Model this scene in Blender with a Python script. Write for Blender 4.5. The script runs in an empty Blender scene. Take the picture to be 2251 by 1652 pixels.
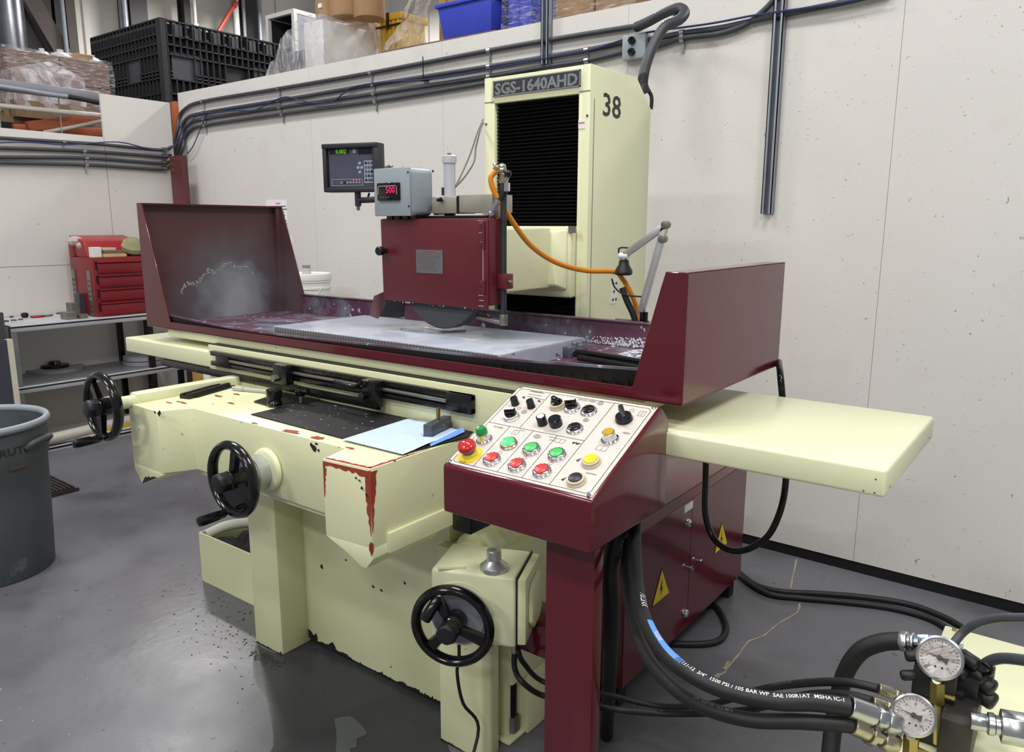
import bpy, bmesh, math, random
import numpy as np
from mathutils import Vector, Matrix
random.seed(7)
S = bpy.context.scene
COL = S.collection
R = math.radians
# ------------------------------------------------------------------ camera
IMW, IMH, FPX = 2251, 1652, 1686.3
PITCH, YAW, ROLL = R(11.0344), R(36.9778), R(0.1349)
CAM = Vector((1.7332, -1.6616, 1.5048))
_f = Vector((-math.sin(YAW)*math.cos(PITCH), math.cos(YAW)*math.cos(PITCH), -math.sin(PITCH)))
_r0 = Vector((math.cos(YAW), math.sin(YAW), 0)); _u0 = _r0.cross(_f)
_r = _r0*math.cos(ROLL)+_u0*math.sin(ROLL); _u = -_r0*math.sin(ROLL)+_u0*math.cos(ROLL)
cd = bpy.data.cameras.new('camera'); cam = bpy.data.objects.new('camera', cd); COL.objects.link(cam)
cd.sensor_width = 36; cd.lens = FPX/IMW*36; cd.clip_start = 0.05; cd.clip_end = 200
cam.matrix_world = Matrix.Translation(CAM) @ Matrix((_r, _u, -_f)).transposed().to_4x4()
S.camera = cam
# ------------------------------------------------------------------ light
S.view_settings.view_transform = 'Standard'; S.view_settings.look = 'None'
S.view_settings.gamma = 1; S.view_settings.use_curve_mapping = False
S.view_settings.exposure = -0.36
W = bpy.data.worlds.new('hall'); S.world = W; W.use_nodes = True
W.node_tree.nodes['Background'].inputs[0].default_value = (0.93, 0.96, 1.0, 1)
W.node_tree.nodes['Background'].inputs[1].default_value = 0.43
def strip_lamp(loc, sx, sy, power, rot=(0, 0, 0)):
    l = bpy.data.lights.new('ceiling_and_fill_light', 'AREA'); l.shape = 'RECTANGLE'; l.size = sx; l.size_y = sy
    l.energy = power; l.color = (1.0, 0.98, 0.95)
    o = bpy.data.objects.new('ceiling_and_fill_light', l); COL.objects.link(o); o.location = loc; o.rotation_euler = rot
for (lx, ly, pw) in ((-3.2, 0.1, 130), (0.1, -0.3, 88), (3.0, -0.6, 150), (-1.4, -3.6, 112), (2.2, -3.8, 100), (-0.8, -6.2, 190), (3.2, -6.4, 170), (-7.5, 3.4, 260), (-9.0, 7.0, 420), (-3.0, 5.4, 260), (2.5, 5.2, 140)):  # farthest lamps behind the camera and deepest hall lamp are added fill
    strip_lamp((lx, ly, 5.4), 1.5, 0.35, pw)
# ------------------------------------------------------------------ pixel of the reference frame -> world point on a real plane
def ray(u, v): return _r*((u-IMW/2)/FPX) + _u*((IMH/2-v)/FPX) + _f
def P(u, v, x=None, y=None, z=None):
    r = ray(u, v)
    t = (x-CAM.x)/r.x if x is not None else (y-CAM.y)/r.y if y is not None else (z-CAM.z)/r.z
    return CAM + r*t
def PD(u, v, d): return CAM + ray(u, v)*d          # d = distance along the viewing axis
WN = Vector((0.01665, 1, 0)).normalized(); WA = Vector((0, 1.815, 0))
def PW(u, v, off=0.0):                              # point on the back wall, off = distance in front of it
    r = ray(u, v); t = (WA-WN*off-CAM).dot(WN)/r.dot(WN); return CAM + r*t
def WY(x, off=0.0): return 1.815-0.01665*x-off
V = Vector
# ------------------------------------------------------------------ materials
def lin(c):
    return tuple(((x/255)/12.92 if x/255 <= 0.04045 else ((x/255+0.055)/1.055)**2.4) for x in c)
MATS = {}
def M(name, rgb, rough=0.5, metal=0.0, var=0.08, scale=5.0, bump=0.0, bscale=None, coat=0.0, emit=0.0, speck=None, alpha=1.0, trans=0.0, spec=0.5, rvar=0.0, stain=None, ior=1.45):
    m = bpy.data.materials.new(name); m.use_nodes = True; MATS[name] = m
    nt = m.node_tree; N = nt.nodes; L = nt.links; b = N['Principled BSDF']
    c = lin(rgb); tc = N.new('ShaderNodeTexCoord')
    nz = N.new('ShaderNodeTexNoise'); nz.inputs['Scale'].default_value = scale; nz.inputs['Detail'].default_value = 5
    L.new(tc.outputs['Object'], nz.inputs['Vector'])
    rp = N.new('ShaderNodeValToRGB'); rp.color_ramp.elements[0].position = 0.3; rp.color_ramp.elements[1].position = 0.72
    rp.color_ramp.elements[0].color = tuple(x*(1-var) for x in c)+(1,); rp.color_ramp.elements[1].color = tuple(min(1, x*(1+var)) for x in c)+(1,)
    L.new(nz.outputs['Fac'], rp.inputs['Fac']); out = rp.outputs['Color']
    def layer(col, sc, lo, hi, detail=4, amount=1.0, dist=0.0):
        nonlocal out
        n2 = N.new('ShaderNodeTexNoise'); n2.inputs['Scale'].default_value = sc; n2.inputs['Detail'].default_value = detail; n2.inputs['Distortion'].default_value = dist
        L.new(tc.outputs['Object'], n2.inputs['Vector'])
        r2 = N.new('ShaderNodeMapRange'); r2.inputs['From Min'].default_value = lo; r2.inputs['From Max'].default_value = hi; r2.inputs['To Max'].default_value = amount
        L.new(n2.outputs['Fac'], r2.inputs['Value'])
        mx = N.new('ShaderNodeMix'); mx.data_type = 'RGBA'; L.new(r2.outputs['Result'], mx.inputs['Factor'])
        L.new(out, mx.inputs['A']); mx.inputs['B'].default_value = lin(col)+(1,); out = mx.outputs['Result']
    for s in (stain or []): layer(*s)
    for s in (speck or []): layer(*s)
    L.new(out, b.inputs['Base Color'])
    b.inputs['Roughness'].default_value = rough; b.inputs['Metallic'].default_value = metal
    b.inputs['Specular IOR Level'].default_value = spec; b.inputs['Coat Weight'].default_value = coat; b.inputs['Coat Roughness'].default_value = 0.08
    b.inputs['Alpha'].default_value = alpha; b.inputs['Transmission Weight'].default_value = trans; b.inputs['IOR'].default_value = ior
    if rvar:
        mr = N.new('ShaderNodeMapRange'); mr.inputs['To Min'].default_value = max(0.02, rough-rvar); mr.inputs['To Max'].default_value = min(1, rough+rvar)
        mr.inputs['From Min'].default_value = 0.3; mr.inputs['From Max'].default_value = 0.7
        L.new(nz.outputs['Fac'], mr.inputs['Value']); L.new(mr.outputs['Result'], b.inputs['Roughness'])
    if bump:
        n3 = N.new('ShaderNodeTexNoise'); n3.inputs['Scale'].default_value = bscale or scale*6; n3.inputs['Detail'].default_value = 4
        L.new(tc.outputs['Object'], n3.inputs['Vector'])
        bp = N.new('ShaderNodeBump'); bp.inputs['Strength'].default_value = bump; bp.inputs['Distance'].default_value = 0.01
        L.new(n3.outputs['Fac'], bp.inputs['Height']); L.new(bp.outputs['Normal'], b.inputs['Normal'])
    if emit:
        b.inputs['Emission Color'].default_value = c+(1,); b.inputs['Emission Strength'].default_value = emit
    return m
cream = M('cream_paint', (221, 223, 180), 0.32, var=0.04, scale=2.5, bump=0.03, bscale=60, speck=[((120, 122, 92), 38, 0.72, 0.76, 3)])
cream_clean = M('cream_paint_clean', (226, 228, 190), 0.28, var=0.03, scale=2)
maroon = M('maroon_paint', (88, 22, 32), 0.17, var=0.07, scale=3, bump=0.02, bscale=45, coat=0.25)
maroon_dk = M('maroon_paint_dull', (96, 32, 40), 0.36, var=0.12, scale=6)
tray_in = M('tray_residue', (94, 62, 78), 0.42, var=0.2, scale=5, bump=0.1, stain=[((112, 116, 128), 7, 0.48, 0.62, 6), ((205, 205, 215), 34, 0.64, 0.7, 5)])
guard_in = M('guard_inside', (82, 52, 52), 0.5, var=0.15, scale=3)
def residue(m, centre, rad, col, col2):                    # dried coolant that dulls the sheet around where the jet hits it
    nt = m.node_tree; N = nt.nodes; L = nt.links; b = N['Principled BSDF']; src = b.inputs['Base Color'].links[0].from_socket
    tc = N.new('ShaderNodeTexCoord'); out = src
    for (r0, r1, c, amt) in ((rad, rad*.35, col, .9), (rad*.55, rad*.12, col2, .75)):
        vm = N.new('ShaderNodeVectorMath'); vm.operation = 'DISTANCE'; vm.inputs[1].default_value = centre; L.new(tc.outputs['Object'], vm.inputs[0])
        nz = N.new('ShaderNodeTexNoise'); nz.inputs['Scale'].default_value = 9; nz.inputs['Detail'].default_value = 5; L.new(tc.outputs['Object'], nz.inputs['Vector'])
        ad = N.new('ShaderNodeMath'); ad.operation = 'MULTIPLY_ADD'; L.new(nz.outputs['Fac'], ad.inputs[0]); ad.inputs[1].default_value = rad*.5; L.new(vm.outputs['Value'], ad.inputs[2])
        mr = N.new('ShaderNodeMapRange'); mr.inputs['From Min'].default_value = r0+rad*.25; mr.inputs['From Max'].default_value = r1+rad*.25; mr.inputs['To Max'].default_value = amt; L.new(ad.outputs[0], mr.inputs['Value'])
        mx = N.new('ShaderNodeMix'); mx.data_type = 'RGBA'; L.new(mr.outputs['Result'], mx.inputs['Factor']); L.new(out, mx.inputs['A']); mx.inputs['B'].default_value = lin(c)+(1,); out = mx.outputs['Result']
    L.new(out, b.inputs['Base Color'])
residue(guard_in, (-1.24, .02, 1.17), .37, (92, 92, 100), (160, 164, 172))
black = M('black_gloss', (14, 14, 16), 0.16, var=0.1)
blacksat = M('black_satin', (22, 22, 25), 0.42, var=0.15, scale=12)
rubber = M('black_rubber', (24, 25, 28), 0.55, var=0.12, scale=15)
oilblack = M('oily_black', (16, 16, 15), 0.25, var=0.3, scale=14, bump=0.2)
matblk = M('rubber_mat', (14, 14, 15), 0.6, var=0.2, scale=20, speck=[((190, 190, 185), 75, 0.71, 0.725, 2)])
steel = M('steel', (176, 178, 180), 0.28, metal=1, var=0.08, scale=20)
dullsteel = M('dull_steel', (140, 138, 132), 0.42, metal=0.85, var=0.15, scale=14)
chrome = M('chrome', (214, 214, 218), 0.1, metal=1, var=0.02)
galv = M('galvanised', (148, 154, 164), 0.42, metal=0.45, var=0.12, scale=9)
brass = M('brass', (166, 148, 88), 0.42, metal=1, var=0.1, scale=20)
alu = M('aluminium', (190, 192, 192), 0.35, metal=0.7, var=0.06)
wallm = M('wall_paint', (215, 212, 208), 0.62, var=0.02, scale=1.6, bump=0.045, bscale=120, stain=[((200, 196, 190), 3, 0.6, 0.75, 8, 0.5)], speck=[((120, 114, 108), 75, 0.70, 0.74, 3, 0.8, 1.0), ((132, 124, 118), 26, 0.71, 0.74, 8, 0.8, 2.5)])
wallside = M('wall_paint_side', (213, 209, 204), 0.6, var=0.03, scale=2, bump=0.06, bscale=30, speck=[((150, 140, 128), 18, 0.73, 0.76, 3, 0.7)])
farwall = M('far_wall_sheet', (226, 222, 214), 0.5, var=0.03, scale=1)
floorm = M('floor_concrete', (100, 100, 106), 0.36, var=0.16, scale=1.3, bump=0.05, bscale=30, rvar=0.16, stain=[((68, 68, 73), 2.3, 0.50, 0.70, 8, 0.6, 0.3), ((108, 108, 114), 6, 0.58, 0.74, 8, 0.4, 0.5)], speck=[((56, 56, 60), 26, 0.68, 0.73, 4, 0.8), ((170, 170, 174), 50, 0.745, 0.765, 2, 0.7)])
crackm = M('crack_filler', (156, 144, 122), 0.8, var=0.15, scale=30)
toekick = M('black_base', (16, 16, 17), 0.6)
grime = M('grime', (30, 30, 24), 0.5, var=0.4, scale=40, bump=0.5, bscale=90)
primer = M('red_primer', (150, 60, 42), 0.6, var=0.12, scale=40)
lexan = M('panel_print', (208, 201, 193), 0.22, var=0.015)
ink = M('ink', (44, 40, 42), 0.5)
inkgrey = M('ink_grey', (96, 92, 92), 0.5)
inkred = M('ink_red', (214, 92, 70), 0.5)
inkwhite = M('ink_white', (226, 228, 230), 0.5)
plategrey = M('plate_letters', (150, 152, 154), 0.4, metal=0.6)
plateblk = M('plate_ground', (62, 64, 68), 0.45, var=0.3, scale=90, metal=0.3)
red_btn = M('red_button', (222, 56, 52), 0.3)
green_btn = M('green_button', (74, 190, 98), 0.3)
green_lit = M('green_lit', (60, 235, 110), 0.3, emit=0.9)
green_dome = M('green_dome', (30, 140, 66), 0.12, coat=0.5)
red_dome = M('red_dome', (186, 34, 36), 0.14, coat=0.6)
yellow_btn = M('yellow_button', (240, 218, 24), 0.3)
yellow_ring = M('yellow_ring', (226, 196, 20), 0.45)
amber = M('amber_lamp', (190, 152, 40), 0.2)
beige = M('beige_plastic', (196, 184, 158), 0.4)
whitepl = M('white_plastic', (226, 226, 224), 0.4)
greybox = M('grey_enclosure', (152, 162, 168), 0.4, var=0.03)
led_green = M('led_green', (120, 210, 30), 0.4, emit=0.8)
led_red = M('led_red', (255, 16, 90), 0.4, emit=1.6)
dro_body = M('dro_body', (44, 44, 52), 0.45)
dro_face = M('dro_face', (74, 78, 92), 0.4)
dro_dark = M('dro_window', (24, 24, 26), 0.2)
keypad = M('keypad', (150, 160, 174), 0.45)
chuckm = M('chuck_wet', (164, 170, 184), 0.24, var=0.05, scale=4, bump=0.05, bscale=16, stain=[((186, 190, 200), 6, 0.5, 0.68, 6, 0.8, 1.5), ((140, 147, 164), 3, 0.56, 0.70, 6, 0.7, 1.5)])
chuckside = M('chuck_side', (186, 190, 204), 0.35, var=0.2, scale=9, stain=[((70, 74, 92), 22, 0.6, 0.68, 5)])
lam = M('lamination', (206, 206, 196), 0.3, metal=0.6)
waterm = M('coolant', (236, 238, 242), 0.12, var=0.03, scale=12, alpha=0.55, bump=0.25, bscale=40)
wet_shade = M('floor_water_and_shade', (44, 47, 48), 0.2, var=0.3, scale=5, alpha=0.5, bump=0.05, bscale=14)  # wet film whose dark tint also paints the machine's shade
stone = M('grinding_stone', (70, 72, 76), 0.9, var=0.08, scale=60, bump=0.2, bscale=200)
orange_hose = M('orange_hose', (214, 132, 26), 0.35)
conduitm = M('grey_conduit', (66, 68, 74), 0.45, var=0.1, scale=20)
bluewire = M('blue_wire', (44, 52, 98), 0.5)
paper = M('paper', (236, 234, 240), 0.7)
cloth = M('blue_cloth', (188, 206, 234), 0.85, var=0.06, scale=14, bump=0.12, bscale=70)
clothdk = M('blue_cloth_fold', (108, 154, 220), 0.85)
hibox = M('toolbox_red', (124, 28, 36), 0.32, var=0.1, scale=8)
hilid = M('toolbox_lid_red', (150, 38, 43), 0.35, var=0.06)
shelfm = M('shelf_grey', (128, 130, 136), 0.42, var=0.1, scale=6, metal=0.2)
shelfsheen = M('shelf_top_sheen', (178, 179, 182), 0.45, var=0.12, scale=8)  # shelf grey lightened to paint the reflection on the top shelf
shelfedge = M('shelf_edge', (196, 198, 204), 0.35, metal=0.4)
binm = M('bin_plastic', (74, 80, 84), 0.5, var=0.18, scale=3.5, bump=0.08, bscale=22, stain=[((50, 54, 60), 3.5, 0.55, 0.72, 6, 0.75), ((140, 146, 150), 7, 0.66, 0.74, 6, 0.4)])
bin_in = M('bin_inside', (120, 128, 138), 0.5, var=0.25, scale=10)
cratem = M('crate_black', (44, 44, 49), 0.5, var=0.1)
cratemid = M('crate_panel', (70, 70, 78), 0.6, var=0.1)
cardboard = M('cardboard', (164, 132, 96), 0.8, var=0.1, scale=8)
cardbrown = M('cardboard_brown', (120, 98, 90), 0.8, var=0.15, scale=8)
wood = M('pallet_wood', (126, 104, 80), 0.8, var=0.2, scale=14)
rackorange = M('rack_orange', (176, 92, 58), 0.45, var=0.1)
postbrown = M('post_maroon', (86, 42, 44), 0.4, var=0.08)
pipewhite = M('pvc_white', (204, 200, 190), 0.45, var=0.06)
steelcol = M('column_dark', (50, 48, 50), 0.5, var=0.1)
steelbrown = M('brace_brown', (74, 66, 62), 0.5)
ductm = M('duct_galv', (96, 98, 104), 0.3, metal=0.8, var=0.25, scale=2)
yellowpl = M('yellow_crate', (222, 184, 66), 0.45, var=0.05)
blueplm = M('blue_tub', (58, 74, 190), 0.4, var=0.08)
greymach = M('grey_equipment', (104, 104, 110), 0.5, var=0.1)
redpipe = M('red_pipe', (150, 48, 34), 0.4)
signyel = M('sign_yellow', (230, 204, 22), 0.4)
bluetape = M('hose_blue', (92, 144, 220), 0.5)
gaugeface = M('gauge_face', (214, 208, 206), 0.7, var=0.02)
olive = M('olive_felt', (136, 134, 98), 0.9, var=0.15, scale=20)
jarm = M('jar_plastic', (210, 210, 204), 0.25, alpha=0.6)
bagm = M('bag_film', (224, 224, 220), 0.15, alpha=0.5, bump=0.6, bscale=40)
clearjug = M('milky_plastic', (214, 216, 214), 0.25, alpha=0.75, bump=0.3, bscale=10)
def film(name, tint, cover=0.3, scale=9, stretch=(1, 1, 5), white=0.85):
    m = bpy.data.materials.new(name); m.use_nodes = True; nt = m.node_tree; N = nt.nodes; L = nt.links; b = N['Principled BSDF']
    tc = N.new('ShaderNodeTexCoord'); mp = N.new('ShaderNodeMapping'); mp.inputs['Scale'].default_value = stretch; mp.inputs['Rotation'].default_value = (0.2, 0.15, 0.3)
    L.new(tc.outputs['Object'], mp.inputs['Vector'])
    n = N.new('ShaderNodeTexNoise'); n.inputs['Scale'].default_value = scale; n.inputs['Detail'].default_value = 6; n.inputs['Distortion'].default_value = 1.2
    L.new(mp.outputs['Vector'], n.inputs['Vector'])
    r = N.new('ShaderNodeMapRange'); r.inputs['From Min'].default_value = 0.46; r.inputs['From Max'].default_value = 0.76; r.inputs['To Min'].default_value = cover*0.35; r.inputs['To Max'].default_value = white
    L.new(n.outputs['Fac'], r.inputs['Value']); L.new(r.outputs['Result'], b.inputs['Alpha'])
    bp = N.new('ShaderNodeBump'); bp.inputs['Strength'].default_value = 0.9; bp.inputs['Distance'].default_value = 0.03
    L.new(n.outputs['Fac'], bp.inputs['Height']); L.new(bp.outputs['Normal'], b.inputs['Normal'])
    b.inputs['Base Color'].default_value = lin(tint)+(1,); b.inputs['Roughness'].default_value = 0.14
    return m
wrapm = film('stretch_film', (222, 220, 222), cover=.12, scale=11, stretch=(1, 1, 6), white=.7)
wrapw = film('stretch_film_dense', (226, 226, 232), cover=.5, scale=7, stretch=(3, 1, 1), white=.8)
wraptan = film('stretch_film_tan', (206, 196, 182), cover=1.3, scale=6, stretch=(3, 3, 1))
# ------------------------------------------------------------------ mesh kit
LOC = {}
def orth(a):
    a = V(a).normalized(); t = V((0, 0, 1)) if abs(a.z) < 0.9 else V((1, 0, 0))
    e1 = t.cross(a).normalized(); return e1, a.cross(e1)
class G:
    def __init__(s): s.v = []; s.f = []; s.m = []
    def add(s, vs, fs, m=0):
        o = len(s.v); s.v += [V(p) for p in vs]; s.f += [tuple(i+o for i in f) for f in fs]; s.m += [m]*len(fs); return s
    def box(s, x0, x1, y0, y1, z0, z1, m=0):
        return s.hexa([(x0, y0, z0), (x1, y0, z0), (x1, y1, z0), (x0, y1, z0), (x0, y0, z1), (x1, y0, z1), (x1, y1, z1), (x0, y1, z1)], m)
    def hexa(s, p, m=0):
        return s.add(p, [(3, 2, 1, 0), (4, 5, 6, 7), (0, 1, 5, 4), (1, 2, 6, 5), (2, 3, 7, 6), (3, 0, 4, 7)], m)
    def obox(s, c, ex, ey, ez, hx, hy, hz, m=0):
        c, ex, ey, ez = V(c), V(ex), V(ey), V(ez)
        return s.hexa([c+ex*(a*hx)+ey*(b*hy)+ez*(d*hz) for a, b, d in ((-1, -1, -1), (1, -1, -1), (1, 1, -1), (-1, 1, -1), (-1, -1, 1), (1, -1, 1), (1, 1, 1), (-1, 1, 1))], m)
    def prism(s, pts, vec, m=0):
        pts = [V(p) for p in pts]; vec = V(vec); n = len(pts); nr = V((0, 0, 0))
        for i in range(n): nr += pts[i].cross(pts[(i+1) % n])
        if nr.dot(vec) > 0: pts = pts[::-1]
        vs = pts+[p+vec for p in pts]
        return s.add(vs, [tuple(range(n)), tuple(range(2*n-1, n-1, -1))]+[(i, i+n, (i+1) % n+n, (i+1) % n) for i in range(n)], m)
    def tube(s, path, r, n=8, m=0, cap=True):
        path = [V(p) for p in path]; k = len(path); n = max(n, 11) if n >= 8 else n; rs = r if isinstance(r, (list, tuple)) else [r]*k
        fr = frames(path); vs = []; fs = []
        for i in range(k):
            e1, e2 = fr[i][1], fr[i][2]
            vs += [path[i]+(e1*math.cos(2*math.pi*j/n)+e2*math.sin(2*math.pi*j/n))*rs[i] for j in range(n)]
        for i in range(k-1):
            for j in range(n): fs.append((i*n+j, i*n+(j+1) % n, (i+1)*n+(j+1) % n, (i+1)*n+j))
        if cap: fs += [tuple(range(n-1, -1, -1)), tuple(range((k-1)*n, k*n))]
        return s.add(vs, fs, m)
    def lathe(s, prof, c, axis, n=24, m=0, e1=None, arc=None):
        c = V(c); a = V(axis).normalized()
        if e1 is None: e1, e2 = orth(a)
        else: e1 = V(e1).normalized(); e2 = a.cross(e1)
        k = len(prof); vs = []; fs = []
        for (r, h) in prof:
            vs += [c+a*h+(e1*math.cos(2*math.pi*j/n)+e2*math.sin(2*math.pi*j/n))*r for j in range(n)]
        for i in range(k-1):
            for j in range(n): fs.append((i*n+j, i*n+(j+1) % n, (i+1)*n+(j+1) % n, (i+1)*n+j))
        if prof[0][0] > 1e-6 and prof[0] != prof[-1]: fs.append(tuple(range(n-1, -1, -1)))
        if prof[-1][0] > 1e-6 and prof[0] != prof[-1]: fs.append(tuple(range((k-1)*n, k*n)))
        return s.add(vs, fs, m)
    def cyl(s, p0, p1, r, n=16, m=0, r1=None):
        p0, p1 = V(p0), V(p1); return s.lathe([(r, 0), (r if r1 is None else r1, (p1-p0).length)], p0, p1-p0, n, m)
    def ball(s, c, r, m=0, n=12, sc=(1, 1, 1)):
        c = V(c); k = n//2; vs = []; fs = []
        for i in range(k+1):
            th = math.pi*i/k
            vs += [c+V((math.sin(th)*math.cos(2*math.pi*j/n)*r*sc[0], math.sin(th)*math.sin(2*math.pi*j/n)*r*sc[1], math.cos(th)*r*sc[2])) for j in range(n)]
        for i in range(k):
            for j in range(n): fs.append((i*n+j, (i+1)*n+j, (i+1)*n+(j+1) % n, i*n+(j+1) % n))
        return s.add(vs, fs, m)
    def quad(s, pts, m=0): return s.add(pts, [tuple(range(len(pts)))], m)
    def sheet(s, grid, m=0):                     # grid of points rows x cols
        r, c = len(grid), len(grid[0])
        return s.add([p for row in grid for p in row], [(i*c+j, i*c+j+1, (i+1)*c+j+1, (i+1)*c+j) for i in range(r-1) for j in range(c-1)], m)
    def text(s, txt, o, ux, uy, h, m=0, wfit=None, lift=0.0004, center=False):
        vs, fs, w = glyphs(txt); ux, uy = V(ux).normalized(), V(uy).normalized(); n = ux.cross(uy); kx = h if wfit is None else wfit/max(w, 1e-6)
        o = V(o)+n*lift-(ux*(w*kx/2)+uy*(h/2) if center else V((0, 0, 0)))
        return s.add([o+ux*(x*kx)+uy*(y*h) for x, y in vs], fs, m)
    def build(s, name, mats, parent=None, bevel=0.0, seg=2, smooth=True, ang=35, origin=None, sharp=35):
        mats = mats if isinstance(mats, (list, tuple)) else [mats]
        if parent is not None: o0 = LOC[parent]
        elif origin is not None: o0 = V(origin)
        else:
            xs = [p.x for p in s.v]; ys = [p.y for p in s.v]; o0 = V(((min(xs)+max(xs))/2, (min(ys)+max(ys))/2, min(p.z for p in s.v)))
        me = bpy.data.meshes.new(name); me.from_pydata([p-o0 for p in s.v], [], s.f)
        for mt in mats: me.materials.append(mt)
        me.polygons.foreach_set('material_index', s.m)
        if bevel:
            bm = bmesh.new(); bm.from_mesh(me); bmesh.ops.recalc_face_normals(bm, faces=bm.faces)
            es = [e for e in bm.edges if len(e.link_faces) == 2 and e.calc_face_angle(0) > R(ang)]
            bmesh.ops.bevel(bm, geom=es, offset=bevel, segments=seg, profile=0.5, affect='EDGES', clamp_overlap=True)
            bm.to_mesh(me); bm.free()
        if smooth:
            me.polygons.foreach_set('use_smooth', [True]*len(me.polygons)); me.set_sharp_from_angle(angle=R(max(ang, sharp)))
        me.update(); ob = bpy.data.objects.new(name, me); COL.objects.link(ob); LOC[ob] = o0
        if parent is not None: ob.parent = parent
        else: ob.location = o0
        return ob
def frames(path):
    k = len(path); T = []
    for i in range(k):
        t = path[min(i+1, k-1)]-path[max(i-1, 0)]; T.append(t.normalized() if t.length > 1e-9 else V((0, 0, 1)))
    e1, e2 = orth(T[0]); out = [(T[0], e1, e2)]
    for i in range(1, k):
        q = T[i-1].rotation_difference(T[i]); e1 = q @ e1; e1 = (e1-T[i]*e1.dot(T[i])).normalized(); out.append((T[i], e1, T[i].cross(e1)))
    return out
def smoothpath(pts, k=8):
    pts = [V(p) for p in pts]; out = []; n = len(pts)
    for i in range(n-1):
        p0, p1, p2, p3 = pts[max(i-1, 0)], pts[i], pts[i+1], pts[min(i+2, n-1)]
        for j in range(k):
            t = j/k; out.append(0.5*((2*p1)+(p2-p0)*t+(2*p0-5*p1+4*p2-p3)*t*t+(3*p1-p0-3*p2+p3)*t**3))
    return out+[pts[-1]]
_gl = {}
def glyphs(txt, bold=0.0):
    key = (txt, bold)
    if key in _gl: return _gl[key]
    cu = bpy.data.curves.new('lettering', 'FONT'); cu.body = txt; cu.size = 1.0; cu.resolution_u = 2; cu.offset = bold
    ob = bpy.data.objects.new('lettering', cu); COL.objects.link(ob); bpy.context.view_layer.update()
    me = ob.evaluated_get(bpy.context.evaluated_depsgraph_get()).to_mesh()
    vs = [(v.co.x, v.co.y) for v in me.vertices]; fs = [tuple(p.vertices) for p in me.polygons]
    bpy.data.objects.remove(ob)
    x0 = min(x for x, y in vs); y1 = max(y for x, y in vs if y > 0); vs = [((x-x0)/y1, y/y1) for x, y in vs]
    _gl[key] = (vs, fs, max(x for x, y in vs)); return _gl[key]
def tag(o, label, cat, group=None, kind=None):
    o['label'] = label; o['category'] = cat
    if group: o['group'] = group
    if kind: o['kind'] = kind
    return o
def thing(name, label, cat, loc, group=None):
    o = bpy.data.objects.new(name, None); COL.objects.link(o); o.location = loc; LOC[o] = V(loc); o.empty_display_size = 0.1
    return tag(o, label, cat, group)
def struct(o): o['kind'] = 'structure'; return o
def stuff(o): o['kind'] = 'stuff'; return o
def copytree(o, loc, parent=None):
    c = o.copy(); COL.objects.link(c)
    if parent is None: c.location = loc; LOC[c] = V(loc)
    else: c.parent = parent; c.matrix_parent_inverse = o.matrix_parent_inverse.copy()
    for ch in list(o.children): copytree(ch, None, c)
    return c
def blob(c, ex, ey, r, n=12, jit=0.35):
    ex, ey = V(ex), V(ey); return [V(c)+(ex*math.cos(2*math.pi*i/n)+ey*math.sin(2*math.pi*i/n))*r*(1+random.uniform(-jit, jit)) for i in range(n)]
X, Y, Z = V((1, 0, 0)), V((0, 1, 0)), V((0, 0, 1))
# ================================================================== SETTING
g = G(); g.box(-14, 6, -6, 12, -0.15, 0); floor = struct(g.build('floor', floorm, smooth=False, origin=(0, 0, 0)))
def strippath(pts, w):
    pts = smoothpath(pts, 4); rows = []
    for i, p in enumerate(pts):
        t = (pts[min(i+1, len(pts)-1)]-pts[max(i-1, 0)]); n = V((-t.y, t.x, 0)).normalized(); ww = w*random.uniform(0.5, 1.5); j = n*random.uniform(-w, w)*0.5
        rows.append([p+n*ww+j, p-n*ww+j])
    return rows
g = G()
for kq, (pts, w) in enumerate((([(1752, 1228), (1744, 1262), (1738, 1292)], .007), ([(1758, 1325), (1752, 1345), (1708, 1372), (1680, 1395), (1645, 1410), (1622, 1440), (1602, 1462), (1588, 1480), (1560, 1492), (1546, 1510)], .006), ([(1760, 1332), (1785, 1336)], .002), ([(1602, 1452), (1592, 1470)], .012), ([(1586, 1480), (1562, 1493)], .014))):
    g.sheet(strippath([P(u, v, z=0.0006+.0003*kq) for u, v in pts], w*.5))
g.build('floor_crack', crackm, floor, smooth=False)
# back wall: painted boards with open joints over a dark core
seam = PW(1905, 920).x
core = G(); xs0, xs1 = -4.32, 4.3
core.hexa([(xs0, WY(xs0)+.022, 0), (xs1, WY(xs1)+.022, 0), (xs1, WY(xs1)+.12, 0), (xs0, WY(xs0)+.12, 0), (xs0, WY(xs0)+.022, 2.52), (xs1, WY(xs1)+.022, 2.52), (xs1, WY(xs1)+.12, 2.52), (xs0, WY(xs0)+.12, 2.52)])
wall_back = struct(core.build('wall_back', toekick, smooth=False, origin=(0, 1.815, 0)))
cuts = [xs0+0.02]+[seam+1.22*k for k in range(-4, 3) if xs0 < seam+1.22*k < xs1]+[xs1]
for a, b in zip(cuts[:-1], cuts[1:]):
    a += .0008; b -= .0008; g = G()
    g.hexa([(a, WY(a), .05), (b, WY(b), .05), (b, WY(b)+.021, .05), (a, WY(a)+.021, .05), (a, WY(a), 2.545), (b, WY(b), 2.545), (b, WY(b)+.021, 2.545), (a, WY(a)+.021, 2.545)])
    g.build('panel', wallm, wall_back, smooth=False)
g = G(); g.hexa([(xs0, WY(xs0)+.004, 0), (xs1, WY(xs1)+.004, 0), (xs1, WY(xs1)+.022, 0), (xs0, WY(xs0)+.022, 0), (xs0, WY(xs0)+.004, .05), (xs1, WY(xs1)+.004, .05), (xs1, WY(xs1)+.022, .05), (xs0, WY(xs0)+.022, .05)])
struct(g.build('baseboard_back', toekick, smooth=False))
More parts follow.
